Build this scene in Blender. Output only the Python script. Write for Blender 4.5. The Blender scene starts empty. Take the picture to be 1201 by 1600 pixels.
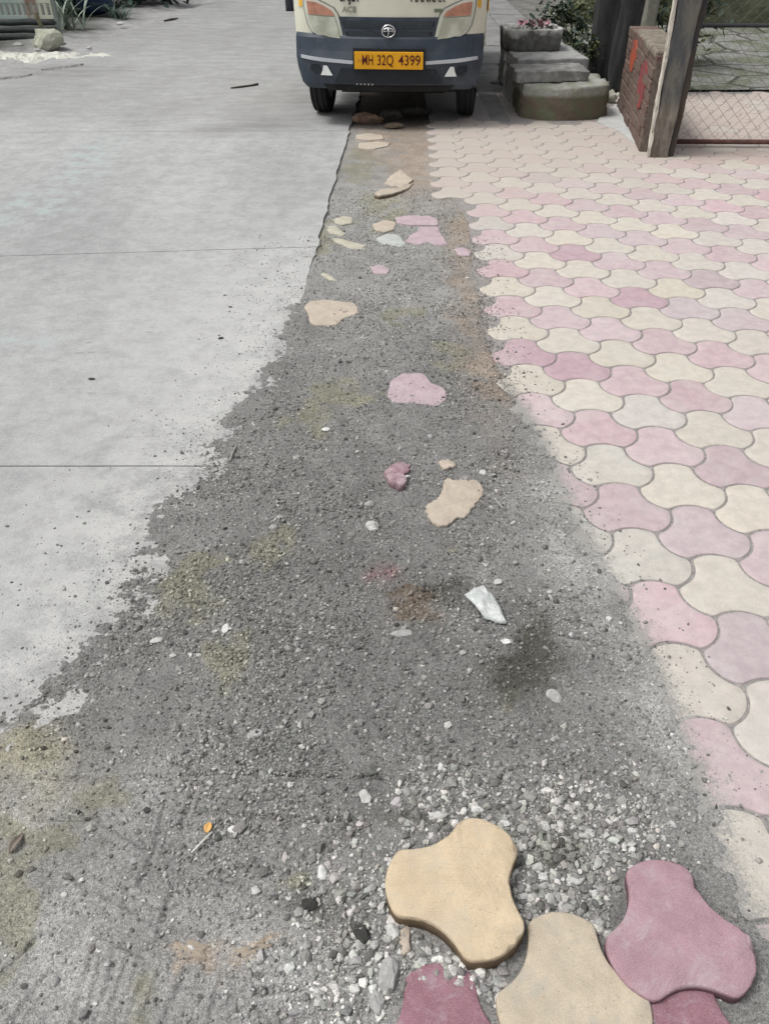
import bpy, bmesh, math, random
import numpy as np
from mathutils import Vector, Matrix
R = math.radians
random.seed(7); rng = np.random.default_rng(11)
SC = bpy.context.scene
COL = SC.collection
# ---------------------------------------------------------------- camera
F = 1253.0; TH = 0.66134; CH = 1.47
cd = bpy.data.cameras.new('camera'); cam = bpy.data.objects.new('camera', cd); COL.objects.link(cam)
cam.location = (0, 0, CH); cam.rotation_euler = (math.pi/2 - TH, 0, 0)
cd.sensor_fit = 'VERTICAL'; cd.sensor_height = 24; cd.lens = 24*F/1600; cd.clip_start = 0.02; cd.clip_end = 2000
SC.camera = cam
# ---------------------------------------------------------------- world, sun, exposure
w = bpy.data.worlds.new('World'); SC.world = w; w.use_nodes = True
nt = w.node_tree; bg = nt.nodes['Background']
sky = nt.nodes.new('ShaderNodeTexSky'); sky.sky_type = 'NISHITA'; sky.sun_disc = False
sky.sun_elevation = R(62); sky.sun_rotation = R(-98); sky.air_density = 1.0; sky.dust_density = 6.0; sky.ozone_density = 1.0
hs = nt.nodes.new('ShaderNodeHueSaturation'); hs.inputs['Saturation'].default_value = 0.18
nt.links.new(sky.outputs[0], hs.inputs['Color']); nt.links.new(hs.outputs[0], bg.inputs['Color'])
bg.inputs['Strength'].default_value = 0.12
sd = bpy.data.lights.new('sun', 'SUN'); sd.energy = 1.3; sd.angle = R(14); sd.color = (1, 0.97, 0.93)
sun = bpy.data.objects.new('sun', sd); COL.objects.link(sun)
# light comes from the upper left of the picture
dv = Vector((math.sin(R(-98))*math.cos(R(62)), math.cos(R(-98))*math.cos(R(62)), math.sin(R(62))))
sun.rotation_euler = dv.to_track_quat('Z', 'Y').to_euler()
SC.view_settings.view_transform = 'Standard'; SC.view_settings.look = 'None'
SC.view_settings.exposure = 0.35; SC.view_settings.gamma = 1
SC.render.engine = 'CYCLES'

# ---------------------------------------------------------------- plan of the place (metres)
def G(px, py, z=0.0):
    dx = (px-600.5)/F; dy = (800-py)/F
    d = (dx, math.cos(TH)+dy*math.sin(TH), -math.sin(TH)+dy*math.cos(TH))
    t = (z-CH)/d[2]; return (d[0]*t, d[1]*t)
def W(px, py, Y):
    dx = (px-600.5)/F; dy = (800-py)/F
    d = (dx, math.cos(TH)+dy*math.sin(TH), -math.sin(TH)+dy*math.cos(TH))
    t = Y/d[1]; return (d[0]*t, Y, CH+d[2]*t)
def PR(x, y, z=0.0):
    Z = z-CH; zc = y*math.cos(TH)-Z*math.sin(TH); yc = y*math.sin(TH)+Z*math.cos(TH)
    return 600.5+F*x/zc, 800-F*yc/zc

# ---------------------------------------------------------------- numpy noise
def _h(ix, iy, s):
    n = (ix.astype(np.int64)*374761393 + iy.astype(np.int64)*668265263 + s*144269) & 0x7fffffff
    n = ((n ^ (n >> 13)) * 1274126177) & 0x7fffffff
    n = (n ^ (n >> 16)) & 0xffff
    return n/32767.5-1.0
def vn(x, y, s=0):
    ix = np.floor(x); iy = np.floor(y); fx = x-ix; fy = y-iy
    fx = fx*fx*(3-2*fx); fy = fy*fy*(3-2*fy)
    a = _h(ix, iy, s); b = _h(ix+1, iy, s); c = _h(ix, iy+1, s); d = _h(ix+1, iy+1, s)
    return (a*(1-fx)+b*fx)*(1-fy)+(c*(1-fx)+d*fx)*fy
def fbm(x, y, wl, oct=4, s=0, g=0.5):
    r = 0; a = 1.0; f = 1.0/wl; t = 0
    for k in range(oct):
        c, q = math.cos(k*1.1+s), math.sin(k*1.1+s)
        r = r+a*vn((x*c-y*q)*f+17.3*k, (x*q+y*c)*f-9.1*k, s*31+k); t += a; a *= g; f *= 2.03
    return r/t
def sm(a, b, x):
    t = np.clip((x-a)/(b-a), 0, 1); return t*t*(3-2*t)

# ---------------------------------------------------------------- helpers
def link(o, parent=None):
    COL.objects.link(o)
    if parent is not None: o.parent = parent
    return o
def np_mesh(name, V, Fc, mats, colors=None, floats=None, smooth=False, midx=None):
    V = np.asarray(V, dtype=np.float32); Fc = np.asarray(Fc, dtype=np.int32); k = Fc.shape[1]
    me = bpy.data.meshes.new(name); me.vertices.add(len(V)); me.vertices.foreach_set('co', V.ravel())
    me.loops.add(Fc.size); me.loops.foreach_set('vertex_index', Fc.ravel())
    me.polygons.add(len(Fc)); me.polygons.foreach_set('loop_start', np.arange(0, Fc.size, k, dtype=np.int32))
    for m in (mats if isinstance(mats, (list, tuple)) else [mats]): me.materials.append(m)
    if midx is not None: me.polygons.foreach_set('material_index', np.asarray(midx, dtype=np.int32))
    me.update(calc_edges=True)
    me.polygons.foreach_set('use_smooth', np.full(len(Fc), smooth))
    if colors is not None:
        at = me.color_attributes.new('tint', 'FLOAT_COLOR', 'POINT')
        c = np.ones((len(V), 4), dtype=np.float32); c[:, :3] = colors; at.data.foreach_set('color', c.ravel())
    if floats:
        for n, v in floats.items():
            at = me.attributes.new(n, 'FLOAT', 'POINT'); at.data.foreach_set('value', np.asarray(v, dtype=np.float32))
    me.validate()
    return me
def bm_obj(name, bm, mat, parent=None, smooth=False, bevel=0.0, seg=2):
    me = bpy.data.meshes.new(name); bmesh.ops.recalc_face_normals(bm, faces=bm.faces); bm.to_mesh(me); bm.free()
    for m in (mat if isinstance(mat, (list, tuple)) else [mat]): me.materials.append(m)
    if smooth: me.polygons.foreach_set('use_smooth', [True]*len(me.polygons))
    o = bpy.data.objects.new(name, me); link(o, parent)
    if bevel:
        b = o.modifiers.new('bevel', 'BEVEL'); b.width = bevel; b.segments = seg; b.limit_method = 'ANGLE'; b.angle_limit = R(35)
    return o
def tag(o, label=None, cat=None, group=None, kind=None):
    if label: o['label'] = label
    if cat: o['category'] = cat
    if group: o['group'] = group
    if kind: o['kind'] = kind
    return o
def empty(name, loc, rz=0.0):
    o = bpy.data.objects.new(name, None); o.location = loc; o.rotation_euler = (0, 0, rz); o.empty_display_size = .1
    return link(o)
def box(bm, x0, x1, y0, y1, z0, z1, M=None):
    vs = [bm.verts.new((x, y, z)) for z in (z0, z1) for x, y in ((x0, y0), (x1, y0), (x1, y1), (x0, y1))]
    if M is not None:
        for v in vs: v.co = M @ v.co
    for f in ((3, 2, 1, 0), (4, 5, 6, 7), (0, 1, 5, 4), (1, 2, 6, 5), (2, 3, 7, 6), (3, 0, 4, 7)): bm.faces.new([vs[i] for i in f])
    return vs
def tube(bm, pts, r, n=8, cap=True):
    pts = [Vector(p) for p in pts]; rs = r if isinstance(r, (list, tuple)) else [r]*len(pts); rings = []
    for i, p in enumerate(pts):
        d = (pts[min(i+1, len(pts)-1)]-pts[max(i-1, 0)]).normalized()
        a = d.cross(Vector((0, 0, 1)) if abs(d.z) < .9 else Vector((0, 1, 0))).normalized(); b = d.cross(a)
        rings.append([bm.verts.new(p+rs[i]*(math.cos(t*2*math.pi/n)*a+math.sin(t*2*math.pi/n)*b)) for t in range(n)])
    for i in range(len(rings)-1):
        for k in range(n): bm.faces.new((rings[i][k], rings[i][(k+1) % n], rings[i+1][(k+1) % n], rings[i+1][k]))
    if cap and n > 2: bm.faces.new(rings[0]); bm.faces.new(rings[-1][::-1])
def text_mesh(body, size, mat, name, parent, loc, rot, sx=1.0, ext=0.002, align='CENTER', off=0.0, width=None):
    cu = bpy.data.curves.new(name, 'FONT'); cu.body = body; cu.size = size; cu.extrude = ext; cu.align_x = align; cu.align_y = 'CENTER'; cu.offset = off
    t = bpy.data.objects.new(name+'_t', cu); COL.objects.link(t)
    dg = bpy.context.evaluated_depsgraph_get(); me = bpy.data.meshes.new_from_object(t.evaluated_get(dg))
    bpy.data.objects.remove(t); bpy.data.curves.remove(cu)
    me.materials.clear(); me.materials.append(mat)
    if width:
        a_ = [v.co.x for v in me.vertices]; sx = width/(max(a_)-min(a_)); c_ = (max(a_)+min(a_))/2
        for v in me.vertices: v.co.x -= c_
    for v in me.vertices: v.co.x *= sx
    o = bpy.data.objects.new(name, me); o.location = loc; o.rotation_euler = rot
    return link(o, parent)

# ---------------------------------------------------------------- materials
class Mat:
    def __init__(s, name, rough=0.85, spec=0.3, metal=0.0):
        s.m = bpy.data.materials.new(name); s.m.use_nodes = True; s.t = s.m.node_tree
        s.b = s.t.nodes['Principled BSDF']; s.b.inputs['Roughness'].default_value = rough
        s.b.inputs['Specular IOR Level'].default_value = spec; s.b.inputs['Metallic'].default_value = metal
        s.tc = s.t.nodes.new('ShaderNodeTexCoord')
    def n(s, typ, **k):
        nd = s.t.nodes.new(typ)
        for a, v in k.items(): setattr(nd, a, v)
        return nd
    def l(s, a, b): s.t.links.new(a, b)
    def coord(s, scale=(1, 1, 1), rot=(0, 0, 0)):
        mp = s.n('ShaderNodeMapping'); s.l(s.tc.outputs['Object'], mp.inputs[0])
        mp.inputs['Scale'].default_value = scale; mp.inputs['Rotation'].default_value = rot; return mp.outputs[0]
    def noise(s, scale, detail=4, rough=.55, vec=None, dist=0):
        nd = s.n('ShaderNodeTexNoise'); nd.inputs['Scale'].default_value = scale; nd.inputs['Detail'].default_value = detail
        nd.inputs['Roughness'].default_value = rough; nd.inputs['Distortion'].default_value = dist
        s.l(vec or s.tc.outputs['Object'], nd.inputs['Vector']); return nd.outputs['Fac']
    def vor(s, scale, feat='F1', out='Distance', vec=None, rnd=1):
        nd = s.n('ShaderNodeTexVoronoi'); nd.feature = feat; nd.inputs['Scale'].default_value = scale; nd.inputs['Randomness'].default_value = rnd
        s.l(vec or s.tc.outputs['Object'], nd.inputs['Vector']); return nd.outputs[out]
    def ramp(s, v, p0, p1, a=0.0, b=1.0):
        nd = s.n('ShaderNodeMapRange'); nd.interpolation_type = 'SMOOTHSTEP'; s.l(v, nd.inputs[0])
        for i, x in enumerate((p0, p1, a, b)): nd.inputs[i+1].default_value = x
        return nd.outputs[0]
    def mix(s, f, a, b, bt='MIX'):
        nd = s.n('ShaderNodeMix'); nd.data_type = 'RGBA'; nd.blend_type = bt
        for i, v in ((0, f), (6, a), (7, b)):
            if hasattr(v, 'is_output'): s.l(v, nd.inputs[i])
            elif i == 0: nd.inputs[0].default_value = v
            else: nd.inputs[i].default_value = tuple(v)+(1,) if len(v) == 3 else v
        return nd.outputs[2]
    def math(s, op, a, b=0.0, c=0.0):
        nd = s.n('ShaderNodeMath'); nd.operation = op
        for i, v in enumerate((a, b, c)):
            if hasattr(v, 'is_output'): s.l(v, nd.inputs[i])
            else: nd.inputs[i].default_value = v
        return nd.outputs[0]
    def attr(s, name, out='Color'):
        nd = s.n('ShaderNodeAttribute'); nd.attribute_name = name; return nd.outputs[out]
    def scale(s, col, f): # colour times a scalar socket
        nd = s.n('ShaderNodeVectorMath'); nd.operation = 'SCALE'
        if hasattr(col, 'is_output'): s.l(col, nd.inputs[0])
        else: nd.inputs[0].default_value = col
        s.l(f, nd.inputs['Scale']); return nd.outputs[0]
    def color(s, c):
        if hasattr(c, 'is_output'): s.l(c, s.b.inputs['Base Color'])
        else: s.b.inputs['Base Color'].default_value = tuple(c)+(1,)
        return s
    def bump(s, h, dist, strength=1.0):
        nd = s.n('ShaderNodeBump'); nd.inputs['Distance'].default_value = dist; nd.inputs['Strength'].default_value = strength
        s.l(h, nd.inputs['Height']); s.l(nd.outputs[0], s.b.inputs['Normal']); return s
def simple(name, c, rough=.8, var=.25, sc=18, bd=.0015, metal=0, spec=.3, stretch=(1, 1, 1), c2=None, lo=.42, hi=.62):
    m = Mat(name, rough, spec, metal); v = m.coord(stretch); nz = m.noise(sc, 6, .65, v)
    a = m.scale(c, m.ramp(nz, .25, .75, 1-var, 1+var))
    if c2 is not None: a = m.mix(m.ramp(m.noise(sc*.35, 5, .6, v, .6), lo, hi), a, c2)
    m.color(a)
    if bd: m.bump(m.noise(sc*3, 5, .6, v), bd)
    return m.m
MT = {}
# dirt: tint comes from the stains painted on the ground itself (dry, mossy and brown soil) and the shade painted under the truck
m = Mat('dirt', .95, .15)
sp = m.noise(420, 3, .7); sp2 = m.noise(130, 4, .7); big = m.noise(9, 5, .6)
f = m.math('MULTIPLY', m.math('MULTIPLY', m.ramp(sp, .3, .72, .58, 1.5), m.ramp(sp2, .3, .7, .72, 1.3)), m.ramp(big, .3, .7, .88, 1.12))
c = m.scale(m.attr('tint'), f)
chip = m.math('LESS_THAN', m.vor(260), .17)
chip = m.math('MULTIPLY', chip, m.math('GREATER_THAN', m.noise(300, 0), .56))
c = m.mix(chip, c, (.42, .42, .41))
m.color(c); m.bump(m.math('ADD', m.noise(330, 5, .7), m.math('MULTIPLY', m.noise(90, 4, .6), 1.6)), .0042)
MT['dirt'] = m.m
m = Mat('gravel_stone', .9, .2); m.color(m.scale(m.attr('tint'), m.ramp(m.noise(350, 4, .7), .3, .7, .75, 1.25)))
m.bump(m.noise(500, 3), .0008); MT['gravel'] = m.m
# concrete road
m = Mat('concrete', .9, .2)
v = m.coord((1, .45, 1), (0, 0, .2))
a = m.mix(m.ramp(m.noise(1.1, 6, .62, v), .35, .7), (.39, .395, .392), (.305, .31, .31))
a = m.scale(a, m.math('MULTIPLY', m.math('MULTIPLY', m.ramp(m.noise(9, 6, .75), .3, .7, .86, 1.1), m.ramp(m.noise(34, 4, .75), .3, .7, .93, 1.06)), m.ramp(m.noise(190, 4, .8), .3, .72, .78, 1.17)))
pit = m.math('MULTIPLY', m.math('LESS_THAN', m.vor(75), .16), m.math('GREATER_THAN', m.noise(6, 3), .52))
a = m.mix(m.math('MULTIPLY', pit, .55), a, (.16, .16, .15))
pit2 = m.math('MULTIPLY', m.math('LESS_THAN', m.vor(11, vec=m.coord((.6, 1.5, 1))), .13), m.math('GREATER_THAN', m.noise(2.2, 3), .53))
a = m.mix(m.math('MULTIPLY', pit2, .5), a, (.2, .2, .19))
a = m.mix(m.math('MULTIPLY', m.attr('green', 'Fac'), m.ramp(m.noise(9, 5, .7), .42, .66)), a, (.34, .39, .38))
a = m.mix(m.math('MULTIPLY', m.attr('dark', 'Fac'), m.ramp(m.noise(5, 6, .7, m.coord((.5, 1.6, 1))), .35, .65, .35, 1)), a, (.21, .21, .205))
a = m.mix(m.math('MULTIPLY', m.attr('pale', 'Fac'), m.ramp(m.noise(8, 6, .75), .36, .62, .1, 1)), a, (.46, .46, .448))
pw = m.math('MULTIPLY', m.attr('pale', 'Fac'), m.attr('pale', 'Fac'))
gsp = m.math('MULTIPLY', m.math('LESS_THAN', m.vor(170), .3), m.math('LESS_THAN', m.noise(48, 5, .7), m.math('ADD', m.math('MULTIPLY', pw, .26), .32)))
a = m.mix(m.math('MULTIPLY', gsp, .65), a, (.14, .14, .135))
haz = m.ramp(m.math('ADD', pw, m.math('MULTIPLY', m.math('SUBTRACT', m.noise(26, 6, .8), .5), 1.6)), .75, 1.25, 0, .55)
a = m.mix(haz, a, (.25, .248, .24))
m.color(a); m.bump(m.math('ADD', m.noise(220, 5, .7), m.math('MULTIPLY', m.noise(30, 4, .6), 1.5)), .0016); MT['road'] = m.m
# pavers
m = Mat('paver_concrete', .88, .22)
a = m.scale(m.attr('tint'), m.math('MULTIPLY', m.ramp(m.noise(24, 5, .65), .3, .7, .9, 1.09), m.ramp(m.noise(420, 3, .7), .25, .75, .88, 1.1)))
pit = m.math('MULTIPLY', m.math('LESS_THAN', m.vor(60), .075), m.math('GREATER_THAN', m.noise(17, 2), .53))
a = m.mix(m.math('MULTIPLY', pit, .8), a, (.15, .11, .1))
a = m.mix(m.math('MULTIPLY', m.ramp(m.noise(5, 6, .7, dist=.7), .4, .74), .34), a, (.5, .5, .47))
dd = m.math('ADD', m.attr('dust', 'Fac'), m.math('MULTIPLY', m.math('SUBTRACT', m.noise(34, 6, .78), .5), 1.7))
dd = m.math('ADD', dd, m.math('MULTIPLY', m.math('SUBTRACT', m.noise(190, 4, .8), .5), 1.5))
a = m.mix(m.ramp(dd, .45, 1.0), a, m.scale((.27, .265, .25), m.ramp(m.noise(260, 4, .75), .25, .75, .68, 1.35)))
sn = m.math('ADD', m.attr('sand', 'Fac'), m.math('MULTIPLY', m.math('SUBTRACT', m.noise(7, 6, .75), .5), .9))
a = m.mix(m.ramp(sn, .2, 1.0, 0, .85), a, (.415, .375, .335))
m.color(a); m.bump(m.noise(380, 5, .75), .0011); MT['paver'] = m.m
def loose_mat(name, c, c2, side, dirty=.5):
    m = Mat(name, .85, .25)
    a = m.scale(c, m.math('MULTIPLY', m.ramp(m.noise(16, 6, .65), .3, .7, .87, 1.12), m.ramp(m.noise(420, 3, .7), .25, .75, .86, 1.12)))
    a = m.mix(m.math('MULTIPLY', m.ramp(m.noise(11, 7, .75, dist=1.1), .47, .68), dirty), a, c2)
    gr_ = m.math('GREATER_THAN', m.noise(520, 2, .6), .6); a = m.mix(m.math('MULTIPLY', gr_, .35), a, (.5, .48, .45))
    wv = m.math('MULTIPLY', m.ramp(m.noise(90, 3, .6, m.coord((1, 6, 1), (0, 0, 1.1))), .5, .68), m.ramp(m.noise(14, 3), .45, .6)); a = m.mix(m.math('MULTIPLY', wv, .35), a, c2)
    scr = m.math('GREATER_THAN', m.noise(26, 2, .4, m.coord((1, 9, 1), (0, 0, .5))), .71)
    a = m.mix(m.math('MULTIPLY', scr, .25), a, (.22, .2, .17))
    pit = m.math('MULTIPLY', m.math('LESS_THAN', m.vor(85), .09), m.math('GREATER_THAN', m.noise(23, 2), .5))
    a = m.mix(m.math('MULTIPLY', pit, .75), a, (.16, .13, .1))
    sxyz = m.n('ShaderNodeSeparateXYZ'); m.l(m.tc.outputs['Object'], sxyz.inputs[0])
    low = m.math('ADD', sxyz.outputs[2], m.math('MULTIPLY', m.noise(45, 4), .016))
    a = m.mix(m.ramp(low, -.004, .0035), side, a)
    m.color(a); m.bump(m.math('ADD', m.noise(300, 5, .75), m.math('MULTIPLY', m.noise(60, 4, .7), 1.2)), .0022); return m.m
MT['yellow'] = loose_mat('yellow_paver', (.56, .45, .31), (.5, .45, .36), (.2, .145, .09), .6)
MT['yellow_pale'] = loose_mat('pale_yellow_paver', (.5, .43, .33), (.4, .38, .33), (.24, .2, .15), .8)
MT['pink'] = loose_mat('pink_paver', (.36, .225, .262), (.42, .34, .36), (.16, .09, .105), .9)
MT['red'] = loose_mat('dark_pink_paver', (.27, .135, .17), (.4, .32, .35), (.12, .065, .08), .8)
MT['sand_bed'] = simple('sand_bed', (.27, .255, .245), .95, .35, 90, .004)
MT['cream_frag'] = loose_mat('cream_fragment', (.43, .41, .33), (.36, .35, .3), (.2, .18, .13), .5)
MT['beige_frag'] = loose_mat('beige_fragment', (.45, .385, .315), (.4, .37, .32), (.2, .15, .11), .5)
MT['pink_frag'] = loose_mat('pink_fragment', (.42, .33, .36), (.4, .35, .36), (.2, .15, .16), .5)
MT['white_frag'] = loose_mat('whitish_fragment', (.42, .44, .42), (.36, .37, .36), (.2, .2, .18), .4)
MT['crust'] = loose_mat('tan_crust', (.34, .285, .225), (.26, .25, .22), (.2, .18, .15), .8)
MT['soil'] = simple('dark_soil', (.1, .098, .09), .95, .4, 14, .012, c2=(.17, .165, .15))
MT['yard'] = simple('yard_concrete', (.16, .17, .15), .93, .3, 6, .006, c2=(.13, .145, .1))
MT['slabstone'] = simple('grey_flagstone', (.16, .16, .158), .9, .22, 8, .004, c2=(.2, .2, .195))

# ---------------------------------------------------------------- edges of the strip
Lp = [(-.272, 6.636), (-.302, 5.652), (-.327, 4.597), (-.345, 4.1), (-.36, 3.44), (-.375, 2.879), (-.46, 2.529), (-.54, 2.355), (-.575, 2.088), (-.66, 1.889), (-.655, 1.607), (-.68, 1.394), (-.77, 1.23), (-.97, 1.10), (-1.6, .95), (-3.2, .7), (-4, .3)]
Rp = [(.39, 6.636), (.407, 5.354), (.50, 4.597), (.452, 3.825), (.441, 2.991), (.467, 2.575), (.516, 2.274), (.539, 1.92), (.588, 1.607), (.625, 1.373), (.63, 1.157), (.64, .976), (.62, .795), (.64, .676), (.70, .6), (.85, .3)]
def prof(P):
    P = sorted(P, key=lambda p: p[1]); ys = np.array([p[1] for p in P]); xs = np.array([p[0] for p in P])
    return lambda y: np.interp(y, ys, xs)
Lx, Rx = prof(Lp), prof(Rp)
e0, e1 = G(545, 205), G(490, 400)
def slab_edge(y): return e0[0]+(e1[0]-e0[0])*(y-e0[1])/(e1[1]-e0[1])
GRV = []  # scored lines in the packed dust: (px polyline, width m, depth m)
for a in range(9):
    GRV.append(([(112+a*17+random.uniform(-4, 4), 1620), (150+a*17+random.uniform(-6, 6), 1500+a*3)], .006, .0026))
for p in ([(330, 1120), (322, 1180), (300, 1250), (285, 1300)], [(205, 1395), (196, 1420)], [(262, 1255), (246, 1330), (222, 1385)], [(275, 1390), (255, 1440)], [(110, 1375), (160, 1400), (220, 1430)], [(150, 1460), (230, 1500)],
          [(0, 1215), (150, 1222), (340, 1212), (600, 1218)], [(60, 1285), (160, 1283)], [(380, 1278), (560, 1285)], [(160, 1290), (240, 1335)], [(0, 1530), (60, 1470)], [(20, 1600), (80, 1520)], [(40, 1172), (150, 1168)], [(0, 1190), (90, 1187)],
          [(780, 735), (850, 742), (890, 752)], [(790, 750), (860, 760)], [(800, 765), (880, 775)], [(860, 965), (960, 990)], [(850, 990), (950, 1010)], [(880, 935), (950, 950)], [(430, 640), (560, 615), (620, 612)], [(420, 655), (520, 632)], [(540, 1590), (640, 1560)], [(350, 1560), (480, 1545)], [(330, 1590), (345, 1540)]):
    GRV.append((p, .005, .0035))
def seg_dist(x, y, pts):
    d = np.full_like(x, 9.0)
    for (ax, ay), (bx, by) in zip(pts[:-1], pts[1:]):
        vx, vy = bx-ax, by-ay; t = np.clip(((x-ax)*vx+(y-ay)*vy)/(vx*vx+vy*vy), 0, 1)
        d = np.minimum(d, np.hypot(x-ax-t*vx, y-ay-t*vy))
    return d
def blob(x, y, px, py, rx, ry):  # soft spot given by its centre in the photo, radii in metres
    c = G(px, py); return np.exp(-(((x-c[0])/rx)**2+((y-c[1])/ry)**2))
def hdirt(x, y, fine=True):
    x = np.asarray(x, dtype=float); y = np.asarray(y, dtype=float)
    sl = (x-Lx(y))/np.sqrt(1+((Lx(y+.05)-Lx(y-.05))/.1)**2); sr = Rx(y)-x
    spill = sm(4.5, 3.4, y)
    hl = np.where(sl < 0, np.maximum(.045*sl, -.02), .05*sl)
    hr = np.where(sr < 0, np.maximum(.06*sr, -.02), .06*sr)
    h = np.minimum(np.minimum(hl, hr), .010+.004*fbm(x, y, .5, 3, 4))
    h = h+.0035*fbm(x, y, .06, 4, 1)+.0075*fbm(x, y, .24, 3, 2)*sm(-.1, .2, np.minimum(sl, sr))
    hfar = -.014+.006*fbm(x, y, .35, 4, 3)+.003*fbm(x, y, .06, 3, 5)
    h = h+(.0045*fbm(x, y, .02, 4, 14, .7)+.005*fbm(x, y, .11, 4, 15))*np.exp(-(sl/.13)**2); h = h*spill+hfar*(1-spill)
    # right side beyond 2.7 m: soil lies just below the paver tops
    k = sm(2.3, 3.0, y)*sm(.15, .0, sr); h = h*(1-k)+(-.008+.003*fbm(x, y, .05, 3, 8))*k
    h = h+.016*blob(x, y, 735, 1040, .12, .12)-.014*blob(x, y, 840, 1050, .05, .16)-.01*blob(x, y, 680, 945, .08, .05)+.008*blob(x, y, 560, 1060, .2, .14)
    h = h-.006*blob(x, y, 500, 1420, .1, .06)
    if fine:
        h = h+.0016*fbm(x, y, .018, 3, 6); hb = h.copy()
        for pts, wd, dp in GRV:
            wp = [G(*p) for p in pts]; x0 = min(p[0] for p in wp)-.03; x1 = max(p[0] for p in wp)+.03; y0 = min(p[1] for p in wp)-.03; y1 = max(p[1] for p in wp)+.03
            mk = (x > x0) & (x < x1) & (y > y0) & (y < y1)
            if mk.any():
                d = seg_dist(x[mk], y[mk], wp)+.0015*vn(x[mk]*90, y[mk]*90, 3)
                h[mk] += -1.35*dp*np.exp(-(d/wd)**2)+.5*dp*np.exp(-((d-2.1*wd)/wd)**2)
        h = np.where(hb > .0012, np.maximum(h, .0012), np.minimum(h, np.maximum(hb, -.002)))
    return h
def tint_dirt(x, y):
    c = np.ones(x.shape+(3,))*np.array([.208, .206, .199])
    def mixc(c, f, col): return c*(1-f[..., None])+np.array(col)*f[..., None]
    n1 = fbm(x, y, .3, 5, 12); n2 = fbm(x, y, .09, 4, 13)
    # pale packed dust bottom-left, by the pavers, and far middle
    pale = np.clip(blob(x, y, 200, 1450, .35, .2)+blob(x, y, 60, 1250, .3, .12)+blob(x, y, 900, 820, .13, .5)+.9*blob(x, y, 1060, 1180, .1, .3)+.8*blob(x, y, 620, 450, .25, .55)+.6*blob(x, y, 450, 1560, .25, .1), 0, 1)
    c = mixc(c, np.clip(pale*(.95+.9*n1+.3*n2), 0, 1), (.36, .357, .346)); c = mixc(c, .75*sm(3.0, 3.8, y), (.29, .288, .275))
    x0_, y0_ = x, y; x = x+.07*fbm(x, y, .1, 4, 16, .6); y = y+.09*fbm(x0_, y0_, .12, 4, 17, .6)
    ol = sum(blob(x, y, *b) for b in ((480, 650, .13, .16), (300, 925, .09, .12), (425, 860, .05, .09), (375, 1040, .06, .06), (560, 615, .18, .06), (330, 870, .05, .05), (150, 1250, .06, .12), (60, 1330, .1, .05), (20, 1170, .1, .07), (600, 330, .16, .4), (560, 250, .16, .5), (500, 370, .1, .35), (700, 560, .1, .2), (710, 860, .02, .04), (820, 1110, .09, .04), (440, 1380, .04, .03), (230, 1560, .07, .05), (10, 1450, .05, .08), (620, 500, .1, .2)))
    c = mixc(c, sm(.22, .75, ol*(.85+1.3*n2+.8*n1))*.72, (.24, .235, .17))
    br = sum(blob(x, y, *b) for b in ((730, 470, .07, .9), (650, 270, .16, .5), (640, 225, .22, .5), (620, 205, .3, .6), (655, 965, .05, .04), (725, 350, .06, .4), (770, 590, .05, .15)))
    c = mixc(c, np.clip(br*(.8+1.0*n2), 0, .9), (.3, .25, .205))
    wet = sum(blob(x, y, *b) for b in ((825, 1010, .045, .11), (800, 1085, .08, .06), (690, 925, .07, .05), (850, 1070, .04, .06), (500, 1415, .05, .035), (570, 1465, .05, .03), (860, 1330, .04, .05), (640, 1290, .08, .03)))
    c = mixc(c, np.clip(wet*(.85+.7*n2), 0, .85), (.075, .073, .06))
    c = c*(1-.14*np.clip(blob(x, y, 480, 850, .3, .45)+blob(x, y, 600, 1050, .25, .2), 0, 1))[..., None]
    bs = blob(x, y, 650, 965, .05, .05)+blob(x, y, 660, 940, .06, .02); c = mixc(c, np.clip(bs*(1.1+1.2*n2), 0, .85), (.13, .095, .065))
    rd = blob(x, y, 605, 895, .045, .035); c = mixc(c, np.clip(rd*(.7+1.5*n2), 0, .85), (.25, .13, .135))
    tan = sum(blob(x, y, *b) for b in ((300, 1482, .045, .012), (345, 1492, .03, .01), (410, 1478, .035, .01))); c = mixc(c, np.clip(tan*(1+1.2*n2), 0, .9), (.4, .31, .23))
    yl = blob(x, y, 10, 1210, .12, .1); c = mixc(c, np.clip(yl*(.8+n2), 0, .8), (.36, .34, .26))
    under = sm(6.7, 7.1, y); c = mixc(c, under, (.07, .06, .05))  # truck's shade painted into the dirt colour from the bumper back
    return c*(1+.16*n1[..., None]+.1*fbm(x, y, .03, 3, 18)[..., None])

# ---------------------------------------------------------------- the setting
# far ground sheet
bm = bmesh.new(); vs = [bm.verts.new(p) for p in ((-300, -60, -.12), (300, -60, -.12), (300, 500, -.12), (-300, 500, -.12))]; bm.faces.new(vs)
tag(bm_obj('ground', bm, MT['soil']), kind='structure')
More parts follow.
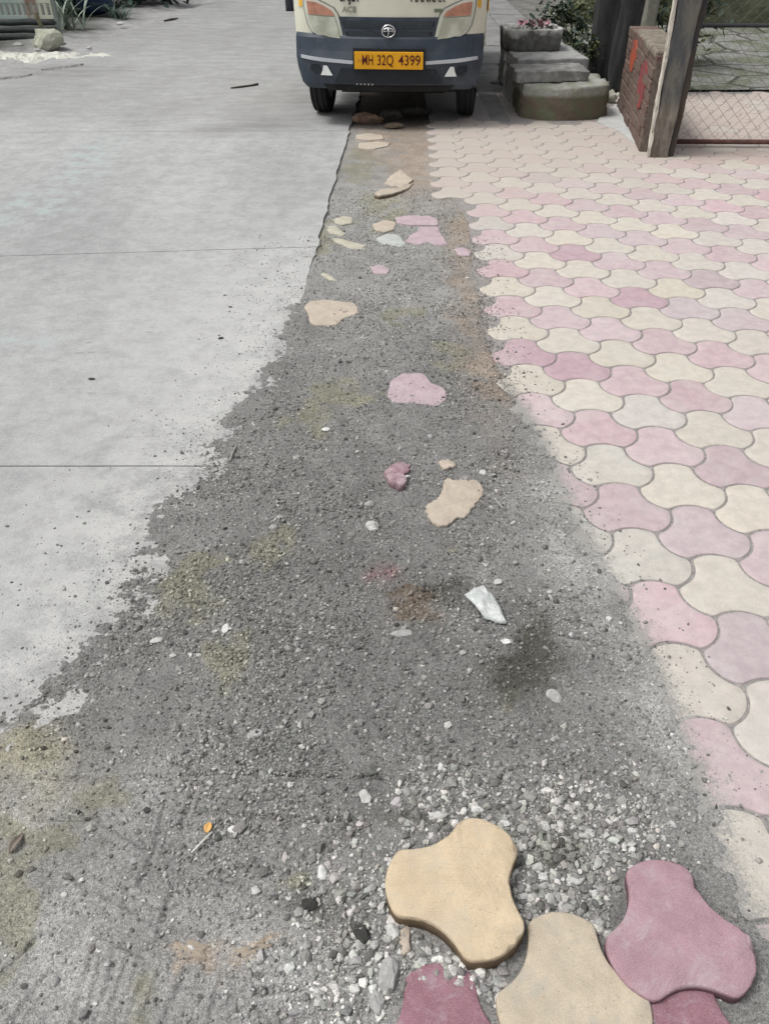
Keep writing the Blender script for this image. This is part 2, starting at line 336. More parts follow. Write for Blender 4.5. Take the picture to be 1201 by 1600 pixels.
# dirt strip between road and paving
def dirt_sheet():
    nr, nc = 1150, 620
    ys = .36*(12.5/.36)**np.linspace(0, 1, nr); v = np.linspace(0, 1, nc)
    L = Lx(ys)-.35*np.clip(ys/1.5, .7, 1); Rr = Rx(ys)+.22
    Rr = np.where(ys < .9, Rr+.25*(.9-ys), Rr)
    L = np.maximum(L, -.95-.25*ys); X = L[:, None]+(Rr-L)[:, None]*v[None, :]; Y = np.repeat(ys[:, None], nc, 1)
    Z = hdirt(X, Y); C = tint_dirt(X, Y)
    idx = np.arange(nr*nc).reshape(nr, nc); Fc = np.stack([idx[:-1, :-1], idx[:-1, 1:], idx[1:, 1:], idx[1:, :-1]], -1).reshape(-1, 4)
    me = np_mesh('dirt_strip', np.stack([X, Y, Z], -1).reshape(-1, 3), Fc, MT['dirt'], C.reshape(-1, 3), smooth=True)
    tag(link(bpy.data.objects.new('dirt_strip', me)), kind='structure')
dirt_sheet()
# concrete road in slabs with thin open joints
RL0, RL1 = G(0, 118), G(300, 14)
def road_left(y): return RL0[0]+(RL1[0]-RL0[0])*(y-RL0[1])/(RL1[1]-RL0[1])
def road():
    Vs, Fs, gr, dk, du, pa = [], [], [], [], [], []; off = 0
    j = [(-3, 0), (.1, 0), (2.13, .0), (4.16, .085), (6.66, .02), (9.3, .03), (12.2, .0), (15.5, 0), (22, 0), (45, 0), (120, 0)]
    for (ya, ta), (yb, tb) in zip(j[:-1], j[1:]):
        nr = 150 if yb < 16 else 12; nc = 200 if yb < 16 else 12
        r = np.linspace(0, 1, nr)
        ym = np.clip(ya+(yb-ya)*r, 0, 25); xe = slab_edge(ym)+.006*vn(ym*16, ym*0, 5)+.01*vn(ym*5, ym*0, 6); xl = np.where(ym < RL0[1], np.minimum(road_left(ym), -4.2), road_left(ym))
        X = xl[:, None]+(xe-xl)[:, None]*(np.linspace(0, 1, nc)**.55)[None, :]
        a = ya+.003+ta*X; b = yb-.003+tb*X
        Y = a+(b-a)*r[:, None]
        Z = .004*fbm(X, Y, 1.4, 3, 7)*0+.0012*fbm(X, Y, .3, 3, 9)
        V = np.stack([X, Y, Z], -1).reshape(-1, 3); idx = np.arange(nr*nc).reshape(nr, nc)+off
        Fs.append(np.stack([idx[:-1, :-1], idx[:-1, 1:], idx[1:, 1:], idx[1:, :-1]], -1).reshape(-1, 4))
        # slab sides
        ring = np.concatenate([idx[0, :], idx[1:, -1], idx[-1, -2::-1], idx[-2:0:-1, 0]]); base = off+nr*nc
        Vb = V[ring-off].copy(); Vb[:, 2] = -.11; n = len(ring)
        q = np.arange(n); Fs.append(np.stack([ring, base+q, base+(q+1) % n, ring[(q+1) % n]], -1))
        V = np.concatenate([V, Vb]); off += len(V); Vs.append(V)
        x, y = V[:, 0], V[:, 1]
        gr.append(np.clip(sum(blob(x, y, *k) for k in ((60, 320, .25, .3), (150, 235, .2, .5), (20, 540, .2, .12), (130, 270, .15, .3), (5, 340, .1, .3), (390, 18, .7, 1.3))), 0, 1))
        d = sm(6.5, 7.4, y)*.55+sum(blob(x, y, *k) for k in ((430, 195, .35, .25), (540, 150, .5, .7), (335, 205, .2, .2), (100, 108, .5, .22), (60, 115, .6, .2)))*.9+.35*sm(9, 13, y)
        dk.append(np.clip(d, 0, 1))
        sl = (x-Lx(y))/np.sqrt(1+((Lx(y+.05)-Lx(y-.05))/.1)**2)
        pa.append(np.where(y < 5.5, np.exp(np.minimum(sl+.06, 0)/.42)*sm(5.2, 3.2, y), 0))
        du.append(np.where(y < 4.6, np.exp(np.minimum(sl, 0)/.075)*sm(4.6, 3.6, y), .55*np.exp(-(x-np.where(y < RL0[1], -4.2, road_left(y)))/.35)*sm(8, 9, y)))
    # dark grit in the joints
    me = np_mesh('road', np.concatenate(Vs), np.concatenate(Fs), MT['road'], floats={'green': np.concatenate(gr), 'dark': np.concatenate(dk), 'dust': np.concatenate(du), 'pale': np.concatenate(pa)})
    tag(link(bpy.data.objects.new('road', me)), kind='structure')
    bm = bmesh.new()
    for (yj, t) in j[2:8]:
        x1 = slab_edge(yj)-.004; x0 = -4.1 if yj < 9 else road_left(yj)+.05
        vs = [bm.verts.new(p) for p in ((x0, yj+t*x0-.02, -.004), (x1, yj+t*x1-.02, -.004), (x1, yj+t*x1+.02, -.004), (x0, yj+t*x0+.02, -.004))]; bm.faces.new(vs)
    tag(bm_obj('road_joint_grit', bm, simple('joint_grit', (.09, .088, .08), .95, .3, 60, .002)), kind='structure')
road()
# verge on the far left
def verge():
    nr, nc = 240, 160; ys = np.linspace(7.5, 22, nr)
    xe = np.where(ys < RL0[1], road_left(ys), road_left(ys)); X = xe[:, None]+.25-np.linspace(0, 1, nc)[None, :]**1.3*9; Y = np.repeat(ys[:, None], nc, 1)
    dd = xe[:, None]-X
    Z = -.03+.06*sm(0, .5, dd)*fbm(X, Y, .8, 5, 21)+.03*sm(.1, .8, dd)+.016*fbm(X, Y, .12, 4, 22)
    idx = np.arange(nr*nc).reshape(nr, nc); Fc = np.stack([idx[:-1, :-1], idx[1:, :-1], idx[1:, 1:], idx[:-1, 1:]], -1).reshape(-1, 4)
    n = fbm(X, Y, .5, 5, 23); C = np.ones(X.shape+(3,))*np.array([.3, .3, .295])
    f = sm(.25, 1.1, dd+.5*n)[..., None]; C = C*(1-f)+np.array([.075, .08, .07])*f
    lt = np.clip(blob(X, Y, 60, 85, .6, .12)+.7*blob(X, Y, 180, 70, .5, .3), 0, 1)[..., None]; C = C*(1-lt*.7)+np.array([.33, .33, .32])*lt*.7
    me = np_mesh('verge', np.stack([X, Y, Z], -1).reshape(-1, 3), Fc, MT['dirt'], C.reshape(-1, 3), smooth=True)
    tag(link(bpy.data.objects.new('verge', me)), kind='structure')
verge()
# sand bed under the pavers
bm = bmesh.new()
P = [(Rx(y)-.02, y) for y in (.3, .7, 1.0, 1.6, 2.3, 3.0, 3.8)]+[(.47, 4.5), (.36, 5.4), (.36, 6.7), (.36, 8.15), (7, 8.15), (7, .3)]
bm.faces.new([bm.verts.new((x, y, -.0042)) for x, y in P]); bmesh.ops.triangulate(bm, faces=bm.faces)
tag(bm_obj('paving_bed', bm, MT['sand_bed']), kind='structure')

# ---------------------------------------------------------------- trefoil pavers
S = .225; YAW = -.54796; X0, Y0 = 2.46123*S, 12.98783*S
U = np.array([math.cos(YAW), math.sin(YAW)])*S; V_ = np.array([math.cos(YAW-math.pi/3), math.sin(YAW-math.pi/3)])*S
def outline(gap=.0028, sag=.024, ne=12, size=S, ph=YAW):
    Rr = size/math.sqrt(3); pts = []
    for k in range(6):
        mid = ph+k*math.pi/3; a0 = mid-math.pi/6; a1 = mid+math.pi/6
        A = np.array([math.cos(a0), math.sin(a0)])*Rr; B = np.array([math.cos(a1), math.sin(a1)])*Rr
        n = np.array([math.cos(mid), math.sin(mid)]); s = sag if k % 2 == 0 else -sag
        for q in range(ne):
            t = (q+.5)/ne; bulge = s*(1-(2*t-1)**2)
            pts.append(A*(1-t)+B*t+n*bulge)
    P = np.array(pts)
    for _ in range(1): P = (np.roll(P, 1, 0)+2*P+np.roll(P, -1, 0))/4
    T = np.roll(P, -1, 0)-np.roll(P, 1, 0); T /= np.linalg.norm(T, axis=1)[:, None]; N = np.stack([T[:, 1], -T[:, 0]], 1)
    return P, N, gap
OP, ON, _g = outline()
RINGS = [(-.05, .0032), (-.006, .0032), (-.0024, .0038), (-.0007, .005), (0, .007)]
def paver_mesh(th=.05, wob=0.0, rings_in=(.8, .6, .4, .2), P=None, N=None, edge=1.0):
    P = OP if P is None else P; N = ON if N is None else N
    n = len(P); V = []; 
    for z, ins in RINGS:
        q = P-N*ins*edge; V.append(np.column_stack([q, np.full(n, (-th if z < -.02 else z*edge))]))
    q = P-N*.007*edge
    for r in rings_in: V.append(np.column_stack([q*r, np.zeros(n)]))
    V.append(np.zeros((1, 3))); V = np.concatenate(V)
    nr = len(RINGS)+len(rings_in); Fc = []
    i = np.arange(n); j = (i+1) % n
    for r in range(nr-1): Fc.append(np.stack([r*n+i, r*n+j, (r+1)*n+j, (r+1)*n+i], 1))
    c = nr*n; Fc.append(np.stack([(nr-1)*n+i, (nr-1)*n+j, np.full(n, c), np.full(n, c)], 1))
    return V, np.concatenate(Fc)
def laid():
    bv, bf = paver_mesh(); Vs, Qs, Ts, C, du, sa = [], [], [], [], [], []; off = 0; nb = len(bv)
    quads = bf[bf[:, 2] != bf[:, 3]]; tris = bf[bf[:, 2] == bf[:, 3]][:, :3]
    for i in range(-2, 42):
        for j in range(-46, 16):
            x, y = np.array([X0, Y0])+i*U+j*V_
            if y < .42 or y > 8.05 or x > 6.3: continue
            if i < -1: continue
            if i == -1 and j > -9: continue
            if i == 0 and j > 6: continue
            if i == 1 and j > 10: continue
            if (x, y) and (x < 2.0 and x > .95 and y > 6.95): continue
            if y > 7.0 and x < .9: continue
            rr = random.random
            a = (rr()*2*math.pi, R(.45)*rr()); zz = -.0012*rr()
            if y < 1: zz -= .001
            P = bv.copy(); P[:, 2] += zz+(P[:, 0]*math.cos(a[0])+P[:, 1]*math.sin(a[0]))*math.tan(a[1])
            an = random.gauss(0, .008); P[:, :2] = P[:, :2] @ np.array([[math.cos(an), math.sin(an)], [-math.sin(an), math.cos(an)]])
            P[:, 0] += x+random.gauss(0, .0009); P[:, 1] += y+random.gauss(0, .0009)
            pink = j % 2 == 0
            if y > 5.7 and x > 2.05: pink = random.random() < .85
            if pink: c = np.array([.442, .356, .37])*(1+random.gauss(0, .04))+np.array([1, -.5, -.4])*random.gauss(0.004, .009)
            else: c = np.array([.475, .44, .392])*(1+random.gauss(0, .035))+np.array([.2, 0, -1])*random.gauss(0, .009)
            if y > 5.7 and x > 2.05 and pink: c = np.array([.44, .325, .3])*(1+random.gauss(0, .05))
            if (i, j) in ((0, 0), (1, 0), (3, -4), (2, -6)): c = np.array([.4, .29, .32])
            if (i, j) in ((0, 5), (1, 5), (1, 3), (0, 7)): c = c*.7+np.array([.42, .42, .40])*.3
            Vs.append(P); Qs.append(quads+off); Ts.append(tris+off); off += nb; C.append(np.tile(c, (nb, 1)))
            sr = P[:, 0]-Rx(P[:, 1]); lo = sm(3.2, 2.4, P[:, 1])
            d = np.exp(-np.maximum(sr, 0)/.058)*1.15*lo+.12*np.exp(-np.maximum(sr, 0)/.3)*sm(1.1, .85, P[:, 1])+.14
            pass
            du.append(d*(.4+.6*lo)); sa.append(np.clip(sm(3.6, 6.6, P[:, 1])*1.05-.25*sm(1.0, 2.5, P[:, 0])+.25*np.exp(-np.maximum(sr, 0)/.25)*sm(2.6, 4, P[:, 1]), 0, 1.1))
    V = np.concatenate(Vs); Q = np.concatenate(Qs); T = np.concatenate(Ts)
    me = bpy.data.meshes.new('pavement'); me.vertices.add(len(V)); me.vertices.foreach_set('co', V.astype(np.float32).ravel())
    L = np.concatenate([Q.ravel(), T.ravel()]).astype(np.int32); me.loops.add(len(L)); me.loops.foreach_set('vertex_index', L)
    me.polygons.add(len(Q)+len(T)); st = np.concatenate([np.arange(len(Q))*4, len(Q)*4+np.arange(len(T))*3]).astype(np.int32); me.polygons.foreach_set('loop_start', st)
    me.materials.append(MT['paver']); me.update(calc_edges=True); me.polygons.foreach_set('use_smooth', [True]*len(me.polygons))
    at = me.color_attributes.new('tint', 'FLOAT_COLOR', 'POINT'); c4 = np.ones((len(V), 4), np.float32); c4[:, :3] = np.concatenate(C); at.data.foreach_set('color', c4.ravel())
    for n, v in (('dust', du), ('sand', sa)):
        at = me.attributes.new(n, 'FLOAT', 'POINT'); at.data.foreach_set('value', np.concatenate(v).astype(np.float32))
    tag(link(bpy.data.objects.new('pavement', me)), kind='structure')
laid()
def loose(name, label, px, py, z, rz, mat, tilt=(0, 0), th=.052, size=1.0, cat='paver'):
    v, f = paver_mesh(th); v = v*np.array([size, size, 1]); sd_ = int(px)
    rad = np.hypot(v[:, 0], v[:, 1])+1e-6; ag = np.arctan2(v[:, 1], v[:, 0]); k_ = (rad > .075)
    chip = np.clip(fbm(ag*.9+sd_, v[:, 2]*0+sd_*.37, .16, 3, 71)-.28, 0, 1)*.02+.0011*fbm(ag+sd_, v[:, 2]*25, .05, 3, 72)
    ed = np.where(v[:, 2] > -.004, 1.0, .25)*k_; v[:, 0] -= v[:, 0]/rad*chip*ed; v[:, 1] -= v[:, 1]/rad*chip*ed; v[:, 2] -= np.where(v[:, 2] > -.004, 1, 0)*chip*.45*k_+.0008*fbm(v[:, 0]+sd_, v[:, 1], .05, 3, 73)*(v[:, 2] > -.001)
    me = bpy.data.meshes.new(name); fl = [tuple(q) if q[2] != q[3] else tuple(q[:3]) for q in f.tolist()]
    n = len(OP); me.from_pydata(v.tolist(), [], fl+[tuple(range(n))[::-1]]); me.materials.append(mat)
    me.polygons.foreach_set('use_smooth', [True]*len(fl)+[False]); me.update()
    o = bpy.data.objects.new(name, me); x, y = G(px, py, z); o.location = (x, y, z); o.rotation_euler = (tilt[0], tilt[1], rz)
    return tag(link(o), label, cat)
loose('paver', 'loose yellow trefoil paver lying askew and raised on the gravel, third-lobe pointing up the road', 720, 1380, .054, R(-31.4), MT['yellow'], (R(1.5), R(-1)), size=1.03)
loose('paver', 'dusty pale yellow paver at the bottom edge between the two pink ones', 893, 1550, .026, R(1), MT['yellow_pale'], (R(.5), R(.8)))
loose('paver', 'worn pink paver with a raised curved front edge, right of the pale yellow one', 1056, 1457, .036, R(3), MT['pink'], (R(1), R(-1)))
loose('paver', 'dark pink paver with a whitish rim cut by the bottom edge of the picture', 695, 1640, .020, R(3), MT['red'], (R(-2), 0))
loose('paver', 'low pink paver mostly tucked under the front of the worn pink paver', 1085, 1650, .016, R(2), MT['red'], (R(0), 0))

# ---------------------------------------------------------------- broken and half buried pavers
def frag(label, poly, mat, up=.006, th=.03, name='paver_fragment', cat='paver fragment', tilt=(0, 0), rag=.0025, dz=None):
    W_ = np.array([G(*p) for p in poly]); c = W_.mean(0); hz = float(hdirt(np.array([c[0]]), np.array([c[1]]), False)[0])+up
    if dz is not None: hz = dz
    pts = []
    for a, b in zip(W_, np.roll(W_, -1, 0)):
        n = max(1, int(np.linalg.norm(b-a)/.008))
        for k in range(n): pts.append(a+(b-a)*k/n)
    P = np.array(pts)-c
    for _ in range(2): P = (np.roll(P, 1, 0)+2*P+np.roll(P, -1, 0))/4
    P = P*(1+rag/np.linalg.norm(P, axis=1)[:, None]*rng.normal(0, 1, len(P))[:, None])
    ar = 0.5*np.sum(P[:, 0]*np.roll(P[:, 1], -1)-P[:, 1]*np.roll(P[:, 0], -1))
    if ar < 0: P = P[::-1]
    n = len(P); V = []
    for s, z in ((1, -th), (1, -.004), (.985, -.001), (.95, 0), (.5, .0005)): V.append(np.column_stack([P*s, np.full(n, z)+(rng.normal(0, .0006, n) if z > -.01 else 0)]))
    V = np.concatenate(V+[np.array([[0, 0, .0005]])]); f = []
    for r in range(4):
        for k in range(n): f.append((r*n+k, r*n+(k+1) % n, (r+1)*n+(k+1) % n, (r+1)*n+k))
    for k in range(n): f.append((4*n+k, 4*n+(k+1) % n, 5*n))
    f.append(tuple(range(n))[::-1])
    me = bpy.data.meshes.new(name); me.from_pydata(V.tolist(), [], f); me.materials.append(mat); me.update()
    me.polygons.foreach_set('use_smooth', [True]*(len(f)-1)+[False])
    o = bpy.data.objects.new(name, me); o.location = (c[0], c[1], hz); o.rotation_euler = (tilt[0], tilt[1], 0)
    return tag(link(o), label, cat)
frag('broken beige paver with two sharp corners, lying on dark gravel beside the orange chip', [(693, 755), (745, 756), (756, 772), (752, 785), (737, 800), (728, 814), (712, 815), (697, 830), (681, 827), (668, 812), (663, 798), (672, 792), (684, 785), (692, 770)], MT['beige_frag'], .007, rag=.004)
frag('pale pink paver sunk flush in the dirt, its left side buried', [(610, 600), (628, 588), (662, 588), (672, 603), (695, 612), (698, 628), (684, 640), (655, 637), (612, 634), (604, 625)], MT['pink_frag'], .0045, rag=.001)
frag('beige whole paver sunk in the dirt near the straight edge of the road', [(475, 483), (485, 475), (510, 473), (535, 476), (552, 477), (561, 486), (557, 497), (537, 502), (525, 513), (496, 513), (484, 508), (482, 495)], MT['beige_frag'], .006, rag=.0008)
frag('small pink chip flush in the dirt, above and right of the curved cream shard', [(577, 420), (595, 417), (609, 424), (604, 432), (585, 431)], MT['pink_frag'], .0065)
frag('small curved cream shard on mossy dirt left of the pink chip', [(500, 430), (508, 428), (520, 434), (527, 442), (514, 439)], MT['cream_frag'], .0065)
frag('long cream shard lying diagonally at the front of the mossy group', [(520, 369), (532, 371), (555, 377), (572, 381), (570, 391), (552, 389), (533, 380), (521, 375)], MT['cream_frag'], .0065)
frag('middle cream shard of the mossy group beside the road edge', [(510, 350), (524, 349), (540, 362), (534, 366), (522, 362), (513, 360)], MT['cream_frag'], .0065)
frag('cream oval shard at the back of the mossy group beside the road edge', [(521, 340), (535, 335), (550, 337), (551, 346), (533, 349), (523, 346)], MT['cream_frag'], .0065)
frag('whitish broken paver piece with a ragged right end, left of the large pink piece', [(586, 370), (603, 363), (622, 364), (634, 378), (628, 384), (612, 380), (595, 378)], MT['white_frag'], .0065)
frag('dusty beige piece behind the whitish broken paver piece', [(582, 348), (600, 341), (618, 344), (616, 356), (600, 360), (585, 356)], MT['beige_frag'], .0065)
frag('flat pink piece lying furthest back, with straight front edge', [(617, 338), (640, 335), (675, 336), (685, 342), (684, 350), (640, 350), (621, 347)], MT['pink_frag'], .0065)
frag('largest pink broken paver with a bitten dark front edge', [(655, 352), (684, 352), (692, 368), (700, 379), (680, 382), (670, 376), (655, 380), (634, 375), (640, 365), (652, 360)], MT['pink_frag'], .0065, rag=.004)
frag('small pink oval piece in brown soil next to the laid paving', [(709, 388), (722, 385), (737, 392), (733, 399), (716, 398)], MT['pink_frag'], .0065)
frag('upper of two overlapping tan slivers tilted up in the brown soil', [(598, 285), (612, 272), (626, 266), (634, 272), (645, 280), (630, 290), (607, 294)], MT['beige_frag'], .012, tilt=(R(3), R(-3)))
frag('lower pointed tan sliver leaning on the upper one in the brown soil', [(583, 306), (597, 297), (620, 294), (646, 283), (638, 293), (614, 304), (592, 309)], MT['beige_frag'], .019, tilt=(R(-2), R(3)))
frag('pale strip of paver behind its wider neighbour near the truck', [(556, 209), (575, 206), (597, 209), (600, 215), (575, 217), (556, 214)], MT['beige_frag'], .0065)
frag('wider pale strip of paver, the nearer one of the pair by the truck', [(560, 222), (590, 219), (609, 221), (606, 226), (582, 231), (560, 229)], MT['beige_frag'], .0065)
frag('small orange beige chip just behind the broken beige paver', [(684, 728), (697, 723), (708, 729), (711, 737), (696, 740), (686, 735)], MT['beige_frag'], .007)
frag('reddish tan sliver standing in pebbles below the loose yellow paver', [(622, 1462), (634, 1448), (643, 1455), (641, 1480), (637, 1505), (625, 1502), (628, 1478)], MT['beige_frag'], .008, th=.015)
frag('tan crust embedded in dust at the lower left, left one of two', [(262, 1480), (292, 1470), (318, 1482), (330, 1496), (300, 1500), (268, 1496)], MT['crust'], .0012, th=.01, rag=.006)
frag('tan crust embedded in dust at the lower left, right one of two', [(362, 1492), (390, 1480), (418, 1472), (430, 1480), (410, 1492), (372, 1500)], MT['crust'], .0012, th=.01, rag=.006)

# ---------------------------------------------------------------- stones
def ico(sub, r, sc, jit=.18, seed=0, flat=False):
    bm = bmesh.new(); bmesh.ops.create_icosphere(bm, subdivisions=sub, radius=1)
    rs = random.Random(seed)
    pl = [(Vector((rs.gauss(0, 1), rs.gauss(0, 1), rs.gauss(0, 1))).normalized(), rs.uniform(.55, .9)) for _ in range(9)]
    for v in bm.verts:
        for nrm, dist in pl:
            q = v.co.dot(nrm)
            if q > dist: v.co -= nrm*(q-dist)*.9
        v.co += Vector((rs.gauss(0, 1), rs.gauss(0, 1), rs.gauss(0, 1)))*jit*.12
        v.co = Vector((v.co.x*sc[0], v.co.y*sc[1], v.co.z*sc[2]))*r
    return bm
def rock(name, label, cat, px, py, r, sc, mat, rz=0, up=.3, seed=0, ground='dirt', z=None):
    x, y = G(px, py); g = float(hdirt(np.array([x]), np.array([y]), False)[0]) if ground == 'dirt' else 0.0
    if z is not None: g = z
    o = bm_obj(name, ico(3, r, sc, seed=seed), mat); o.location = (x, y, g+r*sc[2]*up); o.rotation_euler = (0, 0, rz)
    return tag(o, label, cat)
MT['white_stone'] = simple('white_stone', (.6, .6, .58), .85, .15, 60, .002)
MT['grey_stone'] = simple('grey_stone', (.34, .34, .33), .9, .25, 60, .003)
MT['pale_stone'] = simple('pale_stone', (.46, .46, .44), .9, .22, 50, .003)
MT['clod'] = simple('dark_clod', (.045, .045, .042), .95, .3, 60, .004)
MT['pinkrock'] = simple('broken_pink_concrete', (.33, .21, .24), .92, .35, 40, .008, c2=(.42, .33, .35))
MT['brick'] = simple('old_brick', (.25, .15, .1), .92, .35, 22, .005, c2=(.17, .13, .1))
frag('chunk of broken dark pink concrete with a hooked end on the gravel', [(602, 748), (610, 733), (626, 725), (641, 730), (641, 743), (630, 750), (637, 757), (632, 768), (617, 767), (604, 760)], MT['pinkrock'], .015, th=.03, rag=.005, tilt=(R(-7), R(6)), cat='broken paver')
rock('pebble', 'white chip lying against the broken dark pink chunk', 'pebble', 634, 752, .010, (1.5, .55, .4), MT['white_stone'], .2, 2.4, 4)
specs = [('white curved pebble standing out on mossy gravel at left', 353, 986, .0125, (.75, 1.3, .6), 'white_stone', -.1),
 ('small whitish pebble touching the left of the curved white pebble', 337, 990, .007, (1.2, .8, .6), 'pale_stone', .3),
 ('flat pale stone on gravel left of the curved white pebble', 245, 1003, .013, (1.4, .75, .45), 'pale_stone', .3),
 ('whitish pebble below the flat pale stone', 271, 1028, .009, (1.2, .8, .6), 'pale_stone', .3),
 ('left of two small round pebbles side by side in gravel', 298, 1026, .007, (1, 1, .7), 'white_stone', 0),
 ('right of two small round pebbles side by side in gravel', 312, 1027, .007, (1, 1, .7), 'pale_stone', 0),
 ('pale lumpy stone right of a mossy patch at mid strip', 582, 827, .021, (1.1, .9, .6), 'pale_stone', -.6),
 ('dark edged pointed stone above the pale lumpy stone', 577, 792, .017, (1.2, .75, .6), 'grey_stone', .5),
 ('chalky crumbling stone right of the broken beige paver', 754, 745, .016, (.9, 1.1, .6), 'pale_stone', .5),
 ('tiny white stone on the mossy patch near the road', 509, 676, .014, (1.2, .8, .4), 'white_stone', .5),
 ('grey stone behind the clear plastic sachet', 777, 914, .014, (1, .8, .5), 'pale_stone', .1),
 ('pair-like white knobbly pebble below the sachet tip', 790, 1010, .011, (1.5, .9, .7), 'white_stone', -.2),
 ('dusty whitish lump at the end of the dark damp streak', 865, 1090, .021, (.9, 1.0, .5), 'grey_stone', .2),
 ('long flat pale stone in front of the reddish stain', 628, 996, .018, (1.7, .7, .3), 'grey_stone', .1),
 ('flat grey stone in the middle of the coarse gravel', 398, 1153, .015, (1.3, .8, .4), 'grey_stone', .2),
 ('rounded grey stone on gravel above the yellow paver', 570, 1250, .015, (.9, 1.2, .6), 'pale_stone', .2),
 ('white upright pebble left of the loose yellow paver', 503, 1366, .011, (.8, 1.5, .7), 'white_stone', .1),
 ('whitish pebble just right of the orange leaf', 366, 1301, .009, (1.3, .9, .6), 'white_stone', .2),
 ('blurry pale pebble in dust near the dark clods', 400, 1395, .010, (1.2, .9, .6), 'pale_stone', -.3),
 ('largest grey stone beside the dark pink paver at the bottom', 607, 1530, .022, (.8, 1.5, .6), 'grey_stone', -.2),
 ('long grey stone touching the left of the dark pink paver', 590, 1572, .017, (.8, 1.3, .6), 'grey_stone', .3),
 ('grey stone in the gap between yellow and dark pink pavers', 612, 1462, .014, (1, 1.2, .7), 'pale_stone', .3),
 ('white stone at the tip of the dark pink paver', 657, 1508, .010, (1.2, 1, .7), 'pale_stone', .4),
 ('greenish white stone touching the upper left edge of the yellow paver', 683, 1280, .014, (1.5, .8, .6), 'pale_stone', .2),
 ('white stone on top corner of the loose yellow paver', 745, 1270, .010, (1.4, .8, .6), 'white_stone', .1),
 ('round white pebble near the top of the pink paver', 985, 1332, .007, (1, 1, .7), 'white_stone', .1),
 ('white pebble in the gap right of the yellow paver', 838, 1360, .012, (1, .8, .6), 'pale_stone', .5),
 ('large pale pebble above the pale yellow paver', 895, 1382, .011, (1.4, .8, .6), 'pale_stone', -.1)]
for k, (lb, px, py, r, sc, mt, rz) in enumerate(specs): rock('pebble', lb, 'pebble', px, py, r, sc, MT[mt], rz, .35, 40+k)
rock('clod', 'dark earth clod on gravel, upper left one of the two', 'clod', 484, 1416, .017, (1, 1, .6), MT['clod'], 0, .3, 80)
rock('clod', 'dark earth clod on gravel, lower right one of the two', 'clod', 565, 1464, .017, (1, 1.1, .6), MT['clod'], 0, .3, 81)
rock('pebble', 'dark pebble among scattered grit on the pale road', 'pebble', 345, 529, .011, (1.2, .8, .5), MT['clod'], 0, .5, 83, z=0)
rock('pebble', 'lone dark pebble on the pale road between two joints', 'pebble', 144, 593, .009, (1.5, .8, .5), MT['clod'], 0, .5, 84, z=0)

